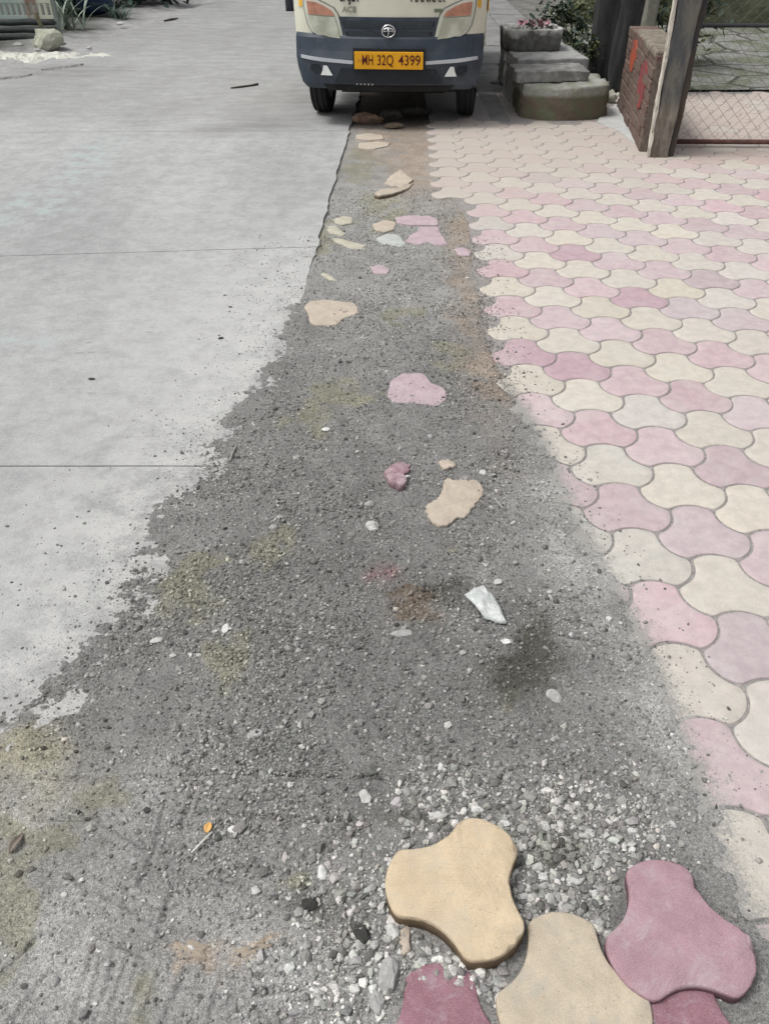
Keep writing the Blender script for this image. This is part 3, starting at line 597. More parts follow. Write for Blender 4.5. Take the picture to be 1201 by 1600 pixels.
def gravel():
    # density map over the photo: rows y, columns x -> share of coarse stones
    gx = np.array([-100, 0, 200, 350, 500, 650, 800, 950, 1100, 1250]); gy = np.array([180, 400, 600, 800, 900, 1000, 1100, 1200, 1300, 1400, 1500, 1640])
    D = np.array([[0, 0, .0, .0, .05, .05, .0, .0, 0, 0], [0, 0, .0, .05, .2, .25, .1, .0, 0, 0], [0, 0, .0, .4, .6, .45, .3, .05, 0, 0], [0, 0, .3, .8, .8, .6, .4, .15, 0, 0], [0, .05, .4, .8, .85, .75, .5, .2, 0, 0],
                  [0, .05, .4, .75, 1, 1, .75, .35, .1, 0], [0, .1, .35, .7, 1, 1, .85, .6, .15, 0], [0, .1, .2, .6, 1, .95, .8, .65, .15, 0], [0, .08, .12, .55, .85, 1, 1, .7, .1, 0], [0, .08, .1, .35, .9, 1, 1, .85, .1, 0], [0, .08, .08, .18, .6, 1, 1, .8, .1, 0], [0, .08, .08, .15, .4, 1, 1, .6, .1, 0]])
    B = np.zeros_like(D); B[8:, 5:8] = 1; B[7, 5:7] = .3; B[9:, 4] = .5; B[5:7, 4:7] = .1  # big stones by the loose pavers
    def look(T, px, py):
        fx = np.interp(px, gx, np.arange(len(gx))); fy = np.interp(py, gy, np.arange(len(gy)))
        i = np.clip(fy.astype(int), 0, len(gy)-2); j = np.clip(fx.astype(int), 0, len(gx)-2); a = fy-i; b = fx-j
        return (T[i, j]*(1-b)+T[i, j+1]*b)*(1-a)+(T[i+1, j]*(1-b)+T[i+1, j+1]*b)*a
    N = 460000
    y = .38+(5.2-.38)*rng.random(N)**1.7; x = rng.uniform(-1.25, .95, N)
    px, py = PR(x, y)
    ok = (x > Lx(y)-.45) & (x < Rx(y)+.16); x, y, px, py = x[ok], y[ok], px[ok], py[ok]
    d = look(D, px, py); b = look(B, px, py)
    edge = np.minimum(x-Lx(y), Rx(y)-x); d = d*np.where(edge < 0, .6*np.exp(edge/.085), 1)*(.45+1.1*np.clip(fbm(x, y, .12, 3, 31)+.5, 0, 1))
    d = d*np.clip(.95+1.2*fbm(x, y, .3, 4, 33), .45, 1.5)
    keep = rng.random(len(x)) < np.clip(d+.02, 0, 1.3)*.68; x, y, b = x[keep], y[keep], b[keep]; n = len(x)
    dep = y*.789+CH*.614
    r = np.maximum(np.exp(rng.normal(math.log(.0022), .45, n)), .0008*dep)
    bigm = rng.random(n) < b*.13+.0018; r = np.where(bigm, rng.uniform(.0045, .0105, n)*np.where(b > .1, 1, .8), r)
    # keep stones off the loose pavers
    for (cx, cy, rad) in [(*G(714, 1378, .052), .105), (*G(893, 1535, .026), .11), (*G(1056, 1447, .036), .11), (*G(695, 1640, .02), .105)]:
        m_ = np.hypot(x-cx, y-cy) > rad; x, y, r, bigm, b = x[m_], y[m_], r[m_], bigm[m_], b[m_]
    n = len(x); z = hdirt(x, y, False); ed_ = np.minimum(x-Lx(y), Rx(y)-x); z = np.where(ed_ < .03, np.where(y > 4.3, z, np.maximum(z, -.001)), z)
    bmi = bmesh.new(); bmesh.ops.create_icosphere(bmi, subdivisions=1, radius=1); bv = np.array([v.co[:] for v in bmi.verts]); bf = np.array([[v.index for v in f.verts] for f in bmi.faces]); bmi.free()
    V = bv[None]*(1+rng.normal(0, .2, (n, 12, 1))); V = V*rng.uniform(.6, 1.3, (n, 1, 3))*np.array([1, 1, .75]); a = rng.uniform(0, 6.28, n); t = rng.normal(0, .5, n)
    ca, sa = np.cos(a)[:, None], np.sin(a)[:, None]; ct, st = np.cos(t)[:, None], np.sin(t)[:, None]
    X, Y, Z = V[..., 0], V[..., 1], V[..., 2]; Y, Z = Y*ct-Z*st, Y*st+Z*ct; X, Y = X*ca-Y*sa, X*sa+Y*ca
    V = np.stack([X, Y, Z], -1)*r[:, None, None]; V[..., 0] += x[:, None]; V[..., 1] += y[:, None]; V[..., 2] += (z+r*.28)[:, None]
    g = np.clip(np.exp(rng.normal(math.log(.23), .45, n)), .06, .5); g = np.where(b > .3, g*1.35, g*.92); g = np.clip(g, 0, .55)
    c = g[:, None]*(np.array([1, .995, .965])+rng.normal(0, .018, (n, 3)))
    base = tint_dirt(x, y)/.22; c = c*(.35+.65*np.clip(base, .3, 1.4))
    me = np_mesh('gravel', V.reshape(-1, 3), (bf[None]+(np.arange(n)*12)[:, None, None]).reshape(-1, 3), MT['gravel'], np.repeat(c, 12, 0))
    print('stones', n)
    tag(link(bpy.data.objects.new('gravel', me)), kind='stuff')
gravel()

# ---------------------------------------------------------------- litter
def ribbon(bm, pts, wd, th=.0015):
    pts = [Vector(p) for p in pts]; rows = []
    for i, p in enumerate(pts):
        d = (pts[min(i+1, len(pts)-1)]-pts[max(i-1, 0)]).normalized(); s = Vector((-d.y, d.x, 0)).normalized(); w_ = wd[i] if isinstance(wd, (list, tuple)) else wd
        rows.append([bm.verts.new(p+s*w_+Vector((0, 0, th*.5))), bm.verts.new(p-s*w_+Vector((0, 0, th*.5))), bm.verts.new(p-s*w_-Vector((0, 0, th*.5))), bm.verts.new(p+s*w_-Vector((0, 0, th*.5)))])
    for a, b in zip(rows[:-1], rows[1:]):
        for k in range(4): bm.faces.new((a[k], a[(k+1) % 4], b[(k+1) % 4], b[k]))
    bm.faces.new(rows[0][::-1]); bm.faces.new(rows[-1])
def stick(name, label, cat, pxs, r, mat, lift=.008, zz=None):
    pts = []
    for p in pxs:
        x, y = G(*p); z = (float(hdirt(np.array([x]), np.array([y]), False)[0]) if zz is None else zz)+lift; pts.append((x, y, z))
    c = Vector(pts[0]); bm = bmesh.new(); tube(bm, [Vector(p)-c for p in pts], r, 7); o = bm_obj(name, bm, mat, smooth=True); o.location = c
    return tag(o, label, cat)
MT['straw'] = simple('dry_straw', (.5, .48, .42), .7, .15, 60, .0006)
MT['twig'] = simple('dark_twig', (.07, .06, .05), .9, .2, 60, .001)
stick('stick', 'pale straw-coloured stick on gravel near the road edge', 'stick', [(360, 724), (364, 712), (370, 701)], [.0035, .0035, .003], simple('grey_wood', (.3, .29, .27), .8, .2, 40, .001))
stick('matchstick', 'thin white stick lying slantwise under the orange leaf', 'stick', [(302, 1341), (318, 1324), (334, 1308)], [.0016, .0018, .002], simple('white_stick', (.62, .6, .56), .7, .08, 50, 0))
stick('twig', 'dark twig lying alone on the pale road ahead of the truck', 'twig', [(361, 139), (378, 137), (392, 135), (403, 133)], [.006, .01, .008, .012], MT['twig'], .008, 0)
stick('straw', 'single thin straw on the dust right of the broken beige paver', 'straw', [(771, 785), (778, 794), (785, 801)], .0012, MT['straw'], .006)
stick('straw', 'thin whitish straw on dust beside the laid paving', 'straw', [(775, 602), (783, 608), (790, 615)], .0016, MT['straw'], .01)
def leaf(label, px, py, ln, wd, rz, mat, curl=.25, name='dry_leaf'):
    x, y = G(px, py); z = float(hdirt(np.array([x]), np.array([y]), False)[0])+.006; bm = bmesh.new(); rows = []
    for i in range(9):
        t = i/8; w_ = wd*math.sin(math.pi*min(.97, .04+t*.95))**.7; row = []
        for s in (-1, -.5, 0, .5, 1): row.append(bm.verts.new(((t-.5)*ln, s*w_, abs(s)*w_*curl+.15*ln*curl*math.sin(t*5))))
        rows.append(row)
    for a, b in zip(rows[:-1], rows[1:]):
        for k in range(4): bm.faces.new((a[k], a[k+1], b[k+1], b[k]))
    o = bm_obj(name, bm, mat, smooth=True); sl = o.modifiers.new('s', 'SOLIDIFY'); sl.thickness = .0009
    o.location = (x, y, z); o.rotation_euler = (R(8), R(-6), rz); return tag(o, label, 'leaf')
leaf('small orange yellow leaf piece on the dust above the white stick', 327, 1300, .022, .0075, R(80), simple('orange_leaf', (.62, .36, .12), .6, .15, 40, .0005), .35)
leaf('curled grey-brown dry leaf at the left edge of the dust', 30, 1325, .042, .008, R(75), simple('brown_leaf', (.2, .17, .14), .7, .2, 40, .001), .8)
# clear plastic sachet
def sachet():
    x, y = G(760, 950); z = float(hdirt(np.array([x]), np.array([y]), False)[0])+.012
    P = [G(724, 935, .02), (G(753, 913, .02)), G(776, 938, .02), G(792, 973, .02), G(788, 976, .02), G(757, 968, .02)]
    P = [Vector((p[0]-x, p[1]-y, 0)) for p in P]; bm = bmesh.new(); c = Vector((0, 0, .0)); N = 9
    dense = []
    for a, b in zip(P, P[1:]+P[:1]):
        for k in range(4): dense.append(a.lerp(b, k/4))
    rows = []
    for s in (1, .85, .65, .45, .25):
        rows.append([bm.verts.new((p.x*s, p.y*s, .002+.016*(1-s**2)**.7+.0025*math.sin(i*1.9+s*9)+(.012 if p.x < -.02 else 0)*s)) for i, p in enumerate(dense)])
    n = len(dense)
    for a, b in zip(rows[:-1], rows[1:]):
        for k in range(n): bm.faces.new((a[k], a[(k+1) % n], b[(k+1) % n], b[k]))
    bm.faces.new(rows[-1])
    m = Mat('clear_plastic', .18, .6); m.color(m.mix(m.ramp(m.noise(40, 4), .4, .65), (.55, .58, .57), (.72, .74, .73))); m.b.inputs['Transmission Weight'].default_value = .22; m.b.inputs['IOR'].default_value = 1.2
    m.bump(m.noise(70, 3, .5, dist=1.5), .004)
    o = bm_obj('plastic_sachet', bm, m.m, smooth=True); sl = o.modifiers.new('s', 'SOLIDIFY'); sl.thickness = .0008; o.location = (x, y, z)
    tag(o, 'crumpled translucent plastic sachet with a green print lying on the gravel', 'sachet')
    bm = bmesh.new(); vs = [bm.verts.new((a*.009-.002, b*.006-.004, .0185+.001*a)) for a, b in ((-1, -.4), (-.2, -1), (1, -.5), (.7, .8), (-.5, 1))]; bm.faces.new(vs)
    e = bm_obj('green_print', bm, simple('green_print', (.2, .36, .32), .4, .3, 90, 0), o); e.modifiers.new('s', 'SOLIDIFY').thickness = .0006
sachet()

# ---------------------------------------------------------------- bricks under the truck
def brick(label, px, py, dims, rz, mat, ry=0, z=-.012, name='brick', cat='brick'):
    x, y = G(px, py); bm = bmesh.new(); bmesh.ops.create_cube(bm, size=1); bmesh.ops.subdivide_edges(bm, edges=bm.edges[:], cuts=4, use_grid_fill=True)
    rs = random.Random(int(px))
    for v in bm.verts:
        v.co = Vector((v.co.x*dims[0], v.co.y*dims[1], v.co.z*dims[2])); e = sum(abs(abs(c)-d/2) < 1e-4 for c, d in zip(v.co, dims))
        if e > 1: v.co *= .96 if e == 2 else .9
        v.co += Vector([rs.gauss(0, .0028) for _ in range(3)])
    o = bm_obj(name, bm, mat, smooth=False); o.location = (x, y, z+dims[2]/2); o.rotation_euler = (0, ry, rz); return tag(o, label, cat)
def rubble(name, label, px, py, r_, sc, c, rz, seed):
    x, y = G(px, py); o = bm_obj(name, ico(3, r_, sc, .35, seed), simple('rubble', c, .95, .4, 22, .012, c2=tuple(q*.6 for q in c))); o.location = (x, y, -.01+r_*sc[2]*.6); o.rotation_euler = (0, 0, rz); return tag(o, label, name)
rubble('brick', 'rough broken brown brick on the soil under the front bumper', 574, 190, .12, (1.1, .55, .42), (.22, .15, .11), .05, 201)
rubble('stone', 'dark stone lying behind the brown brick under the truck', 612, 182, .1, (1, .6, .4), (.1, .09, .08), -.2, 202)
rubble('stone', 'low dark stone under the middle of the truck, farthest right', 650, 177, .12, (1.1, .6, .35), (.09, .085, .08), .1, 203)
rubble('stone', 'low tan lump just in front of the stones under the truck', 615, 197, .07, (1.1, .7, .3), (.22, .17, .13), .3, 204)

# ---------------------------------------------------------------- truck
exec_truck = True
TX, TY = .03, 6.75
def zf(py): return W(600, py, TY)[2]
def kx(z): return (TY*math.cos(TH)-(z-CH)*math.sin(TH))/F
def xf(px, py): return (px-606)*kx(zf(py))
def yf(x, z=0.5):
    a = abs(x); r = .1*(a/.72)**2+(2.6*(a-.56)**2 if a > .56 else 0)
    return r+max(0, z-.92)*.34
def truck():
    root = empty('mini_truck', (TX, TY, 0), R(-3.5))
    tag(root, 'cream and grey mini truck with orange number plate parked facing the camera', 'truck')
    cream = Mat('cream_paint', .35, .5); cream.color(cream.scale((.7, .69, .57), cream.ramp(cream.noise(6, 5), .3, .7, .95, 1.04))); cream.b.inputs['Coat Weight'].default_value = .3; cream = cream.m
    grey = simple('grey_bumper_plastic', (.028, .04, .058), .4, .2, 9, .0008, spec=.5, c2=(.055, .068, .088))
    black = simple('black_plastic', (.02, .024, .03), .6, .2, 20, .0005); dark = simple('dark_underbody', (.018, .018, .018), .9, .3, 12, .002)
    chrome = simple('silver_trim', (.55, .58, .62), .35, .05, 8, 0, metal=.35); mirror = simple('chrome_emblem', (.8, .8, .82), .2, .03, 8, 0, metal=.9)
    yellow = simple('yellow_stripe', (.75, .42, .05), .45, .1, 10, 0); glass = simple('dark_glass', (.03, .035, .04), .08, .1, 5, 0, spec=.6)
    seam = simple('seam_rubber', (.02, .02, .018), .8, .1, 10, 0)
    def loft(name, zs, hw, fo, back, mat, parent, bevel=0, inb=0.0):
        bm = bmesh.new(); rings = []
        for z, h, o_ in zip(zs, hw, fo):
            xs = [h*math.sin(t*math.pi/2) for t in np.linspace(-1, 1, 31)]; ring = [bm.verts.new((x, yf(x*.72/max(h, .01)*(h/.72), z)-o_, z)) for x in xs]
            ring += [bm.verts.new((h, back, z)), bm.verts.new((-h, back, z))]; rings.append(ring)
        n = len(rings[0])
        for a, b in zip(rings[:-1], rings[1:]):
            for k in range(n): bm.faces.new((a[k], a[(k+1) % n], b[(k+1) % n], b[k]))
        bm.faces.new(rings[0][::-1]); bm.faces.new(rings[-1]); return bm_obj(name, bm, mat, parent, smooth=False, bevel=bevel)
    def patch(name, poly, off, th, mat, parent, world=False):
        P = poly if world else [(xf(*p), zf(p[1])) for p in poly]
        bm = bmesh.new(); f = bm.faces.new([bm.verts.new((x, 0, z)) for x, z in P])
        x0 = min(p[0] for p in P); x1 = max(p[0] for p in P); x = math.floor(x0/.04)*.04+.04
        while x < x1:
            bmesh.ops.bisect_plane(bm, geom=bm.verts[:]+bm.edges[:]+bm.faces[:], plane_co=(x, 0, 0), plane_no=(1, 0, 0)); x += .04
        bmesh.ops.triangulate(bm, faces=bm.faces[:])
        g = bmesh.ops.extrude_face_region(bm, geom=bm.faces[:]); nv = {e for e in g['geom'] if isinstance(e, bmesh.types.BMVert)}
        for v in bm.verts: v.co.y = yf(v.co.x, v.co.z)-off+(th if v not in nv else 0)
        return bm_obj(name, bm, mat, parent)
    mir = lambda poly: [(1212-x, y) for x, y in poly]
    cab = loft('cab', (.36, .6, .78, .92, 1.05, 1.45, 1.74, 1.80), (.68, .70, .705, .705, .715, .68, .62, .56), (.0, .0, .0, .0, .01, .02, .02, -.05), 1.3, cream, root, .01)
    ws = patch('windshield', [(-.62, 1.02), (.62, 1.02), (.56, 1.6), (-.56, 1.6)], .03, .02, glass, root, True)
    # hood lettering and badges
    def tx(body, px, py, size, mat, name, parent, sx=1, off=.012, ext=.002, o_=0.0):
        x, z = xf(px, py), zf(py); return text_mesh(body, size, mat, name, parent, (x, yf(x, z)-off, z), (R(90), 0, 0), sx, ext, off=o_)
    ink = simple('black_lettering', (.02, .02, .018), .6, .1, 10, 0); bad = simple('silver_badge', (.3, .32, .27), .4, .1, 10, 0, metal=.3)
    tx('SAJEY', 545, -4, .085, ink, 'lettering', cab, .7, .008, .001, .002); tx('SHANKAR', 664, -4, .085, ink, 'lettering', cab, .7, .008, .001, .002)
    tx('ACE', 544, 16, .05, bad, 'badge', cab, 1.1, .008, .002, .001); patch('small_badge', [(677, 14), (689, 14), (689, 19), (677, 19)], .006, .006, simple('green_badge', (.16, .2, .12), .5, .1, 10, 0), cab)
    # headlights
    HL = [(469, -6), (484, -2), (503, 6), (519, 14), (526, 24), (531, 44), (536, 67), (520, 65), (500, 60), (485, 52), (477, 40), (472, 20)]
    def grow(P, d):
        c = (sum(p[0] for p in P)/len(P), sum(p[1] for p in P)/len(P)); return [(c[0]+(x-c[0])*d, c[1]+(y-c[1])*d) for x, y in P]
    bez = simple('headlight_housing', (.62, .64, .56), .35, .1, 12, 0); amber = simple('amber_lens', (.46, .22, .15), .15, .25, 25, 0, spec=.6)
    lm = Mat('clear_lens', .12, .7); lm.color(lm.mix(lm.ramp(lm.noise(9, 2, .5), .35, .65), (.36, .38, .29), (.54, .56, .46))); lm.bump(lm.noise(30, 2), .004); lm.b.inputs['Coat Weight'].default_value = 1.0; lm.b.inputs['Coat Roughness'].default_value = .03; lens = lm.m
    refl = simple('reflector_white', (.75, .78, .76), .3, .08, 10, 0)
    for side in (0, 1):
        fx = (lambda P: P) if side == 0 else mir
        h = patch('headlight', fx(grow(HL, 1.045)), .006, .02, seam, root); 
        patch('bezel', fx(HL), .012, .012, bez, h)
        patch('amber_lens', fx([(475, 3), (490, 5), (504, 11), (516, 18), (521, 26), (478, 24)]), .02, .012, amber, h)
        patch('clear_lens', fx([(478, 26), (521, 28), (526, 44), (530, 61), (512, 59), (497, 55), (486, 46), (481, 36)]), .021, .014, lens, h)
        patch('yellow_stripe', fx([(461, -40), (467, -40), (467, 13), (461, 13)]), .006, .01, yellow, root)
    # grille
    gr = patch('grille', [(527, 27), (685, 27), (681, 66), (531, 66)], .008, .02, grey, root)
    patch('recess', [(534, 33), (678, 33), (676, 45), (536, 45)], .011, .004, black, gr); patch('recess', [(538, 50), (674, 50), (672, 63), (540, 63)], .011, .004, black, gr)
    bm = bmesh.new()
    for (pa, pb, ya, yb) in ((536, 676, 33.5, 44.5), (541, 671, 50.5, 62.5)):
        x0, x1, z0, z1 = xf(pa, ya), xf(pb, ya), zf(yb), zf(ya); h = z1-z0; p = .017
        x = x0-h
        while x < x1:
            for sgn in (1, -1):
                a, b = (x, x+h) if sgn > 0 else (x+h, x); pts = []
                for t in np.linspace(0, 1, 5):
                    xx = a+(b-a)*t
                    if x0 <= xx <= x1: pts.append((xx, yf(xx, .6)-.0135, z0+h*t))
                if len(pts) > 1: tube(bm, pts, .0016, 4)
            x += p
    bm_obj('mesh_insert', bm, simple('grille_mesh', (.075, .095, .11), .5, .1, 10, 0), gr)
    # emblem: ring with two curved arms and a stem
    ez, ex = zf(48), 0.0; bm = bmesh.new(); yy = yf(0, ez)-.03
    tube(bm, [(ex+.047*math.cos(t), yy, ez+.038*math.sin(t)) for t in np.linspace(0, 2*math.pi, 33)], .0045, 6)
    tube(bm, [(ex+.040*t, yy-.002, ez+.020-.016*t*t) for t in np.linspace(-1, 1, 9)], [.003]+[.0055]*7+[.003], 6)
    tube(bm, [(ex+.040*t, yy-.002, ez+.002-.006*t*t) for t in np.linspace(-1, 1, 9)], .0026, 6)
    tube(bm, [(ex, yy-.002, ez+.016), (ex, yy-.002, ez-.034)], [.006, .003], 6)
    em = bm_obj('emblem', bm, mirror, root, smooth=True)
    # bumper
    bp = loft('bumper', (.262, .30, .40, .47, .52, .60, .625), (.62, .66, .69, .70, .70, .70, .695), (.0, .03, .045, .05, .035, .02, .005), .5, grey, root, .008)
    BO = .052
    patch('lower_intake', [(532, 107), (680, 107), (690, 129), (522, 129)], BO+.002, .02, black, bp)
    patch('lower_lip', [(500, 129), (712, 129), (700, 142), (512, 142)], .03, .05, dark, bp)
    for side in (0, 1):
        fx = (lambda P: P) if side == 0 else mir
        patch('trim_strip', fx([(467, 88), (500, 91), (556, 94.5), (556, 99.5), (500, 96.5), (467, 93)]), BO+.008, .02, chrome, bp)
        fg = patch('fog_recess', fx([(484, 102), (497, 102), (501, 110), (499, 117), (490, 117), (483, 110)]), BO+.001, .02, black, bp)
        patch('fog_reflector', fx([(504, 103), (510, 103), (519, 118), (500, 118), (503, 110)]), BO+.006, .008, refl, fg)
    for k, q in enumerate((556, 562, 568, 574, 580)):
        patch('small_letter_mark', [(q, 129), (q+3, 129), (q+2.2, 132), (q+.6, 132)], BO+.004-.012, .01, bez, bp)
    # number plate
    pl = empty('x', (0, 0, 0)); bpy.data.objects.remove(pl)
    z0, z1 = zf(105.5), zf(78.5); zc = (z0+z1)/2; bm = bmesh.new(); box(bm, xf(554, 90), xf(660.5, 90), yf(0)-.082, yf(0)-.07, z0, z1)
    plm = simple('orange_plate', (.78, .38, .015), .5, .08, 12, 0)
    plate = bm_obj('number_plate', bm, plm, root, bevel=.003); ink2 = simple('plate_lettering', (.1, .012, .01), .6, .1, 10, 0)
    H_ = .094
    for body, px, s in (('MH', 574.5, .078), ('32Q', 602, .118), ('4399', 639, .16)):
        text_mesh(body, H_, ink2, 'plate_characters', plate, (xf(px, 92), yf(0)-.0826, zc), (R(90), 0, 0), 1, .0012, off=.0004, width=s)
    text_mesh('IND', .022, simple('faint_print', (.45, .25, .1), .6, .1, 10, 0), 'plate_characters', plate, (xf(563, 92), yf(0)-.0826, zc), (R(90), 0, 0), .8, .001)
    patch('plate_bracket', [(551, 74), (664, 74), (664, 108), (551, 108)], .062, .02, black, root)
    # underbody, wheels
    bm = bmesh.new(); box(bm, -.5, .5, .25, 1.3, .27, .5); box(bm, -.36, -.28, .2, 3.5, .33, .44); box(bm, .28, .36, .2, 3.5, .33, .44); box(bm, -.4, .42, .42, 1.2, .17, .3); box(bm, -.3, .34, 1.2, 3.3, .2, .4); box(bm, -.62, .62, 3.3, 3.5, .2, .5)
    tube(bm, [(-.58, .56, .25), (.58, .56, .25)], .035, 8); tube(bm, [(-.58, 2.68, .25), (.58, 2.68, .25)], .04, 8); tube(bm, [(.1, .5, .24), (.1, 2.6, .3)], .03, 8)
    bm_obj('chassis', bm, dark, root)
    tyre_m = simple('tyre_rubber', (.025, .025, .026), .85, .3, 30, .002); rim_m = simple('wheel_rim', (.3, .3, .3), .5, .2, 20, 0, metal=.4)
    for x, y in ((-.565, .57), (.605, .52), (-.585, 2.68), (.585, 2.68)):
        bm = bmesh.new(); prof_ = [(-.064, .15), (-.071, .2), (-.066, .24), (-.058, .256), (-.05, .256), (-.048, .25), (-.038, .25), (-.036, .258), (-.012, .259), (-.01, .252), (.01, .252), (.012, .259), (.036, .258), (.038, .25), (.048, .25), (.05, .256), (.058, .256), (.066, .24), (.071, .2), (.064, .15)]
        n = 40; rings = [[bm.verts.new((px_, r_*math.cos(k*2*math.pi/n), r_*math.sin(k*2*math.pi/n))) for px_, r_ in prof_] for k in range(n)]
        for k in range(n):
            a, b = rings[k], rings[(k+1) % n]
            for q in range(len(prof_)-1): bm.faces.new((a[q], a[q+1], b[q+1], b[q]))
        wheel = bm_obj('wheel', bm, tyre_m, root, smooth=True); wheel.location = (x, y, .258); wheel.rotation_euler = (0, 0, R(-5) if y < 1 else 0)
        bm = bmesh.new(); s = 1 if x > 0 else -1; tube(bm, [(-.06*s, 0, 0), (.045*s, 0, 0), (.05*s, 0, 0), (.075*s, 0, 0)], [.152, .152, .07, .06], 24); bm_obj('rim', bm, rim_m, wheel)
    # doors, mirrors, cargo bed (seen when stepping aside)
    for s in (-1, 1):
        bm = bmesh.new(); box(bm, s*.712 if s > 0 else -.724, .724 if s > 0 else -.712, .42, 1.2, .5, 1.02); d = bm_obj('door', bm, cream, root, bevel=.006)
        bm = bmesh.new(); box(bm, min(s*.724, s*.735), max(s*.724, s*.735), 1.02, 1.14, .86, .89); bm_obj('door_handle', bm, black, d, bevel=.003)
        bm = bmesh.new(); vs = [(s*.7265, .5, 1.04), (s*.7265, 1.18, 1.04), (s*.66, 1.18, 1.55), (s*.66, .78, 1.55)]; bm.faces.new([bm.verts.new(v) for v in vs]); g = bm_obj('side_window', bm, glass, root); g.modifiers.new('s', 'SOLIDIFY').thickness = .01
        bm = bmesh.new(); tube(bm, [(s*.7, .35, 1.12), (s*.84, .28, 1.2)], .012, 6); box(bm, min(s*.82, s*.92), max(s*.82, s*.92), .25, .3, 1.15, 1.38); bm_obj('side_mirror', bm, black, root, bevel=.006)
        bm = bmesh.new(); box(bm, min(s*.722, s*.728), max(s*.722, s*.728), .3, 1.28, .74, .82); bm_obj('side_stripe', bm, yellow, root)
    bm = bmesh.new(); box(bm, -.72, .72, 1.4, 3.6, .55, .62); box(bm, -.74, -.71, 1.4, 3.6, .6, .95); box(bm, .71, .74, 1.4, 3.6, .6, .95); box(bm, -.71, .71, 1.4, 1.43, .6, 1.25); box(bm, -.71, .71, 3.57, 3.6, .6, .95)
    bm_obj('cargo_bed', bm, cream, root, bevel=.006)
truck()

# ---------------------------------------------------------------- right side: steps, basin, posts, brick wall, gate
def stone_block(name, label, cat, x0, x1, y0, y1, z0, z1, mat, rz=0, round_front=0, seed=1, jit=.006, sub=16):
    jit *= 2.2
    cx, cy = (x0+x1)/2, (y0+y1)/2; bm = bmesh.new(); bmesh.ops.create_cube(bm, size=1); bmesh.ops.subdivide_edges(bm, edges=bm.edges[:], cuts=sub, use_grid_fill=True)
    lx, ly, lz = x1-x0, y1-y0, z1-z0; r_ = min(.009, lz*.3)
    co = np.array([v.co[:] for v in bm.verts]); q = co*np.array([lx, ly, lz]); half = np.array([lx, ly, lz])/2
    inner = np.clip(q, -(half-r_), half-r_); d = q-inner; L = np.linalg.norm(d, axis=1)[:, None]; q = inner+np.where(L > 1e-6, d/np.maximum(L, 1e-6)*np.minimum(L, r_), d)
    n = np.stack([fbm(q[:, 0]+seed*3+q[:, 2], q[:, 1]+q[:, 2]*.7, .12, 4, s_) for s_ in (41, 42, 43)], 1); q = q+n*jit
    for v, p in zip(bm.verts, q):
        v.co = p
        if round_front and v.co.y < 0: t = (v.co.x/half[0]); v.co.y += round_front*(t*t)*(-v.co.y/half[1])
    o = bm_obj(name, bm, mat, smooth=True); o.location = (cx, cy, (z0+z1)/2); o.rotation_euler = (0, 0, rz); return tag(o, label, cat)
mossy = simple('mossy_block', (.155, .15, .12), .95, .35, 16, .008, c2=(.13, .145, .085)); st1 = simple('weathered_slab', (.31, .31, .3), .93, .3, 18, .009, c2=(.2, .2, .19)); st2 = simple('weathered_slab_two', (.3, .3, .295), .93, .3, 14, .009, c2=(.36, .36, .35))
brn = Mat('mossy_block_soiled', .95, .15)
sx = brn.n('ShaderNodeSeparateXYZ'); brn.l(brn.tc.outputs['Object'], sx.inputs[0])
top = brn.mix(brn.ramp(brn.noise(9, 6, .65), .4, .62), (.33, .33, .31), (.24, .25, .2))
side_ = brn.mix(brn.ramp(brn.noise(7, 6, .65), .42, .6), (.15, .12, .095), (.13, .14, .09))
brn.color(brn.mix(brn.ramp(sx.outputs[2], .06, .1), side_, top)); brn.bump(brn.noise(40, 6), .008)
# nearest block leans out with a rounded foot
stone_block('stone_block', 'largest mossy stone block at the foot of the steps, brown soil on its rounded front', 'stone block', 1.10, 1.80, 7.0, 7.62, -.06, .235, brn.m, R(2), .12, 1, .012)
stone_block('stone_slab', 'lower rough grey slab resting on the mossy block, broken at its right end', 'stone slab', 1.05, 1.63, 7.17, 7.55, .236, .318, st1, R(3), .02, 2, .008)
stone_block('stone_slab', 'upper smooth grey slab directly below the square basin', 'stone slab', 1.08, 1.68, 7.56, 8.15, .25, .352, st2, R(4), .0, 3, .006)
stone_block('stone_block', 'dark wide slab behind the grey slabs carrying the basin', 'stone block', 1.12, 1.66, 8.16, 8.75, .0, .345, st1, R(4), 0, 4, .008)
stone_block('stone_block', 'rough grey base stone between the basin and the mossy block', 'stone block', 1.08, 1.66, 7.66, 8.12, -.05, .25, st1, R(4), 0, 5, .006)
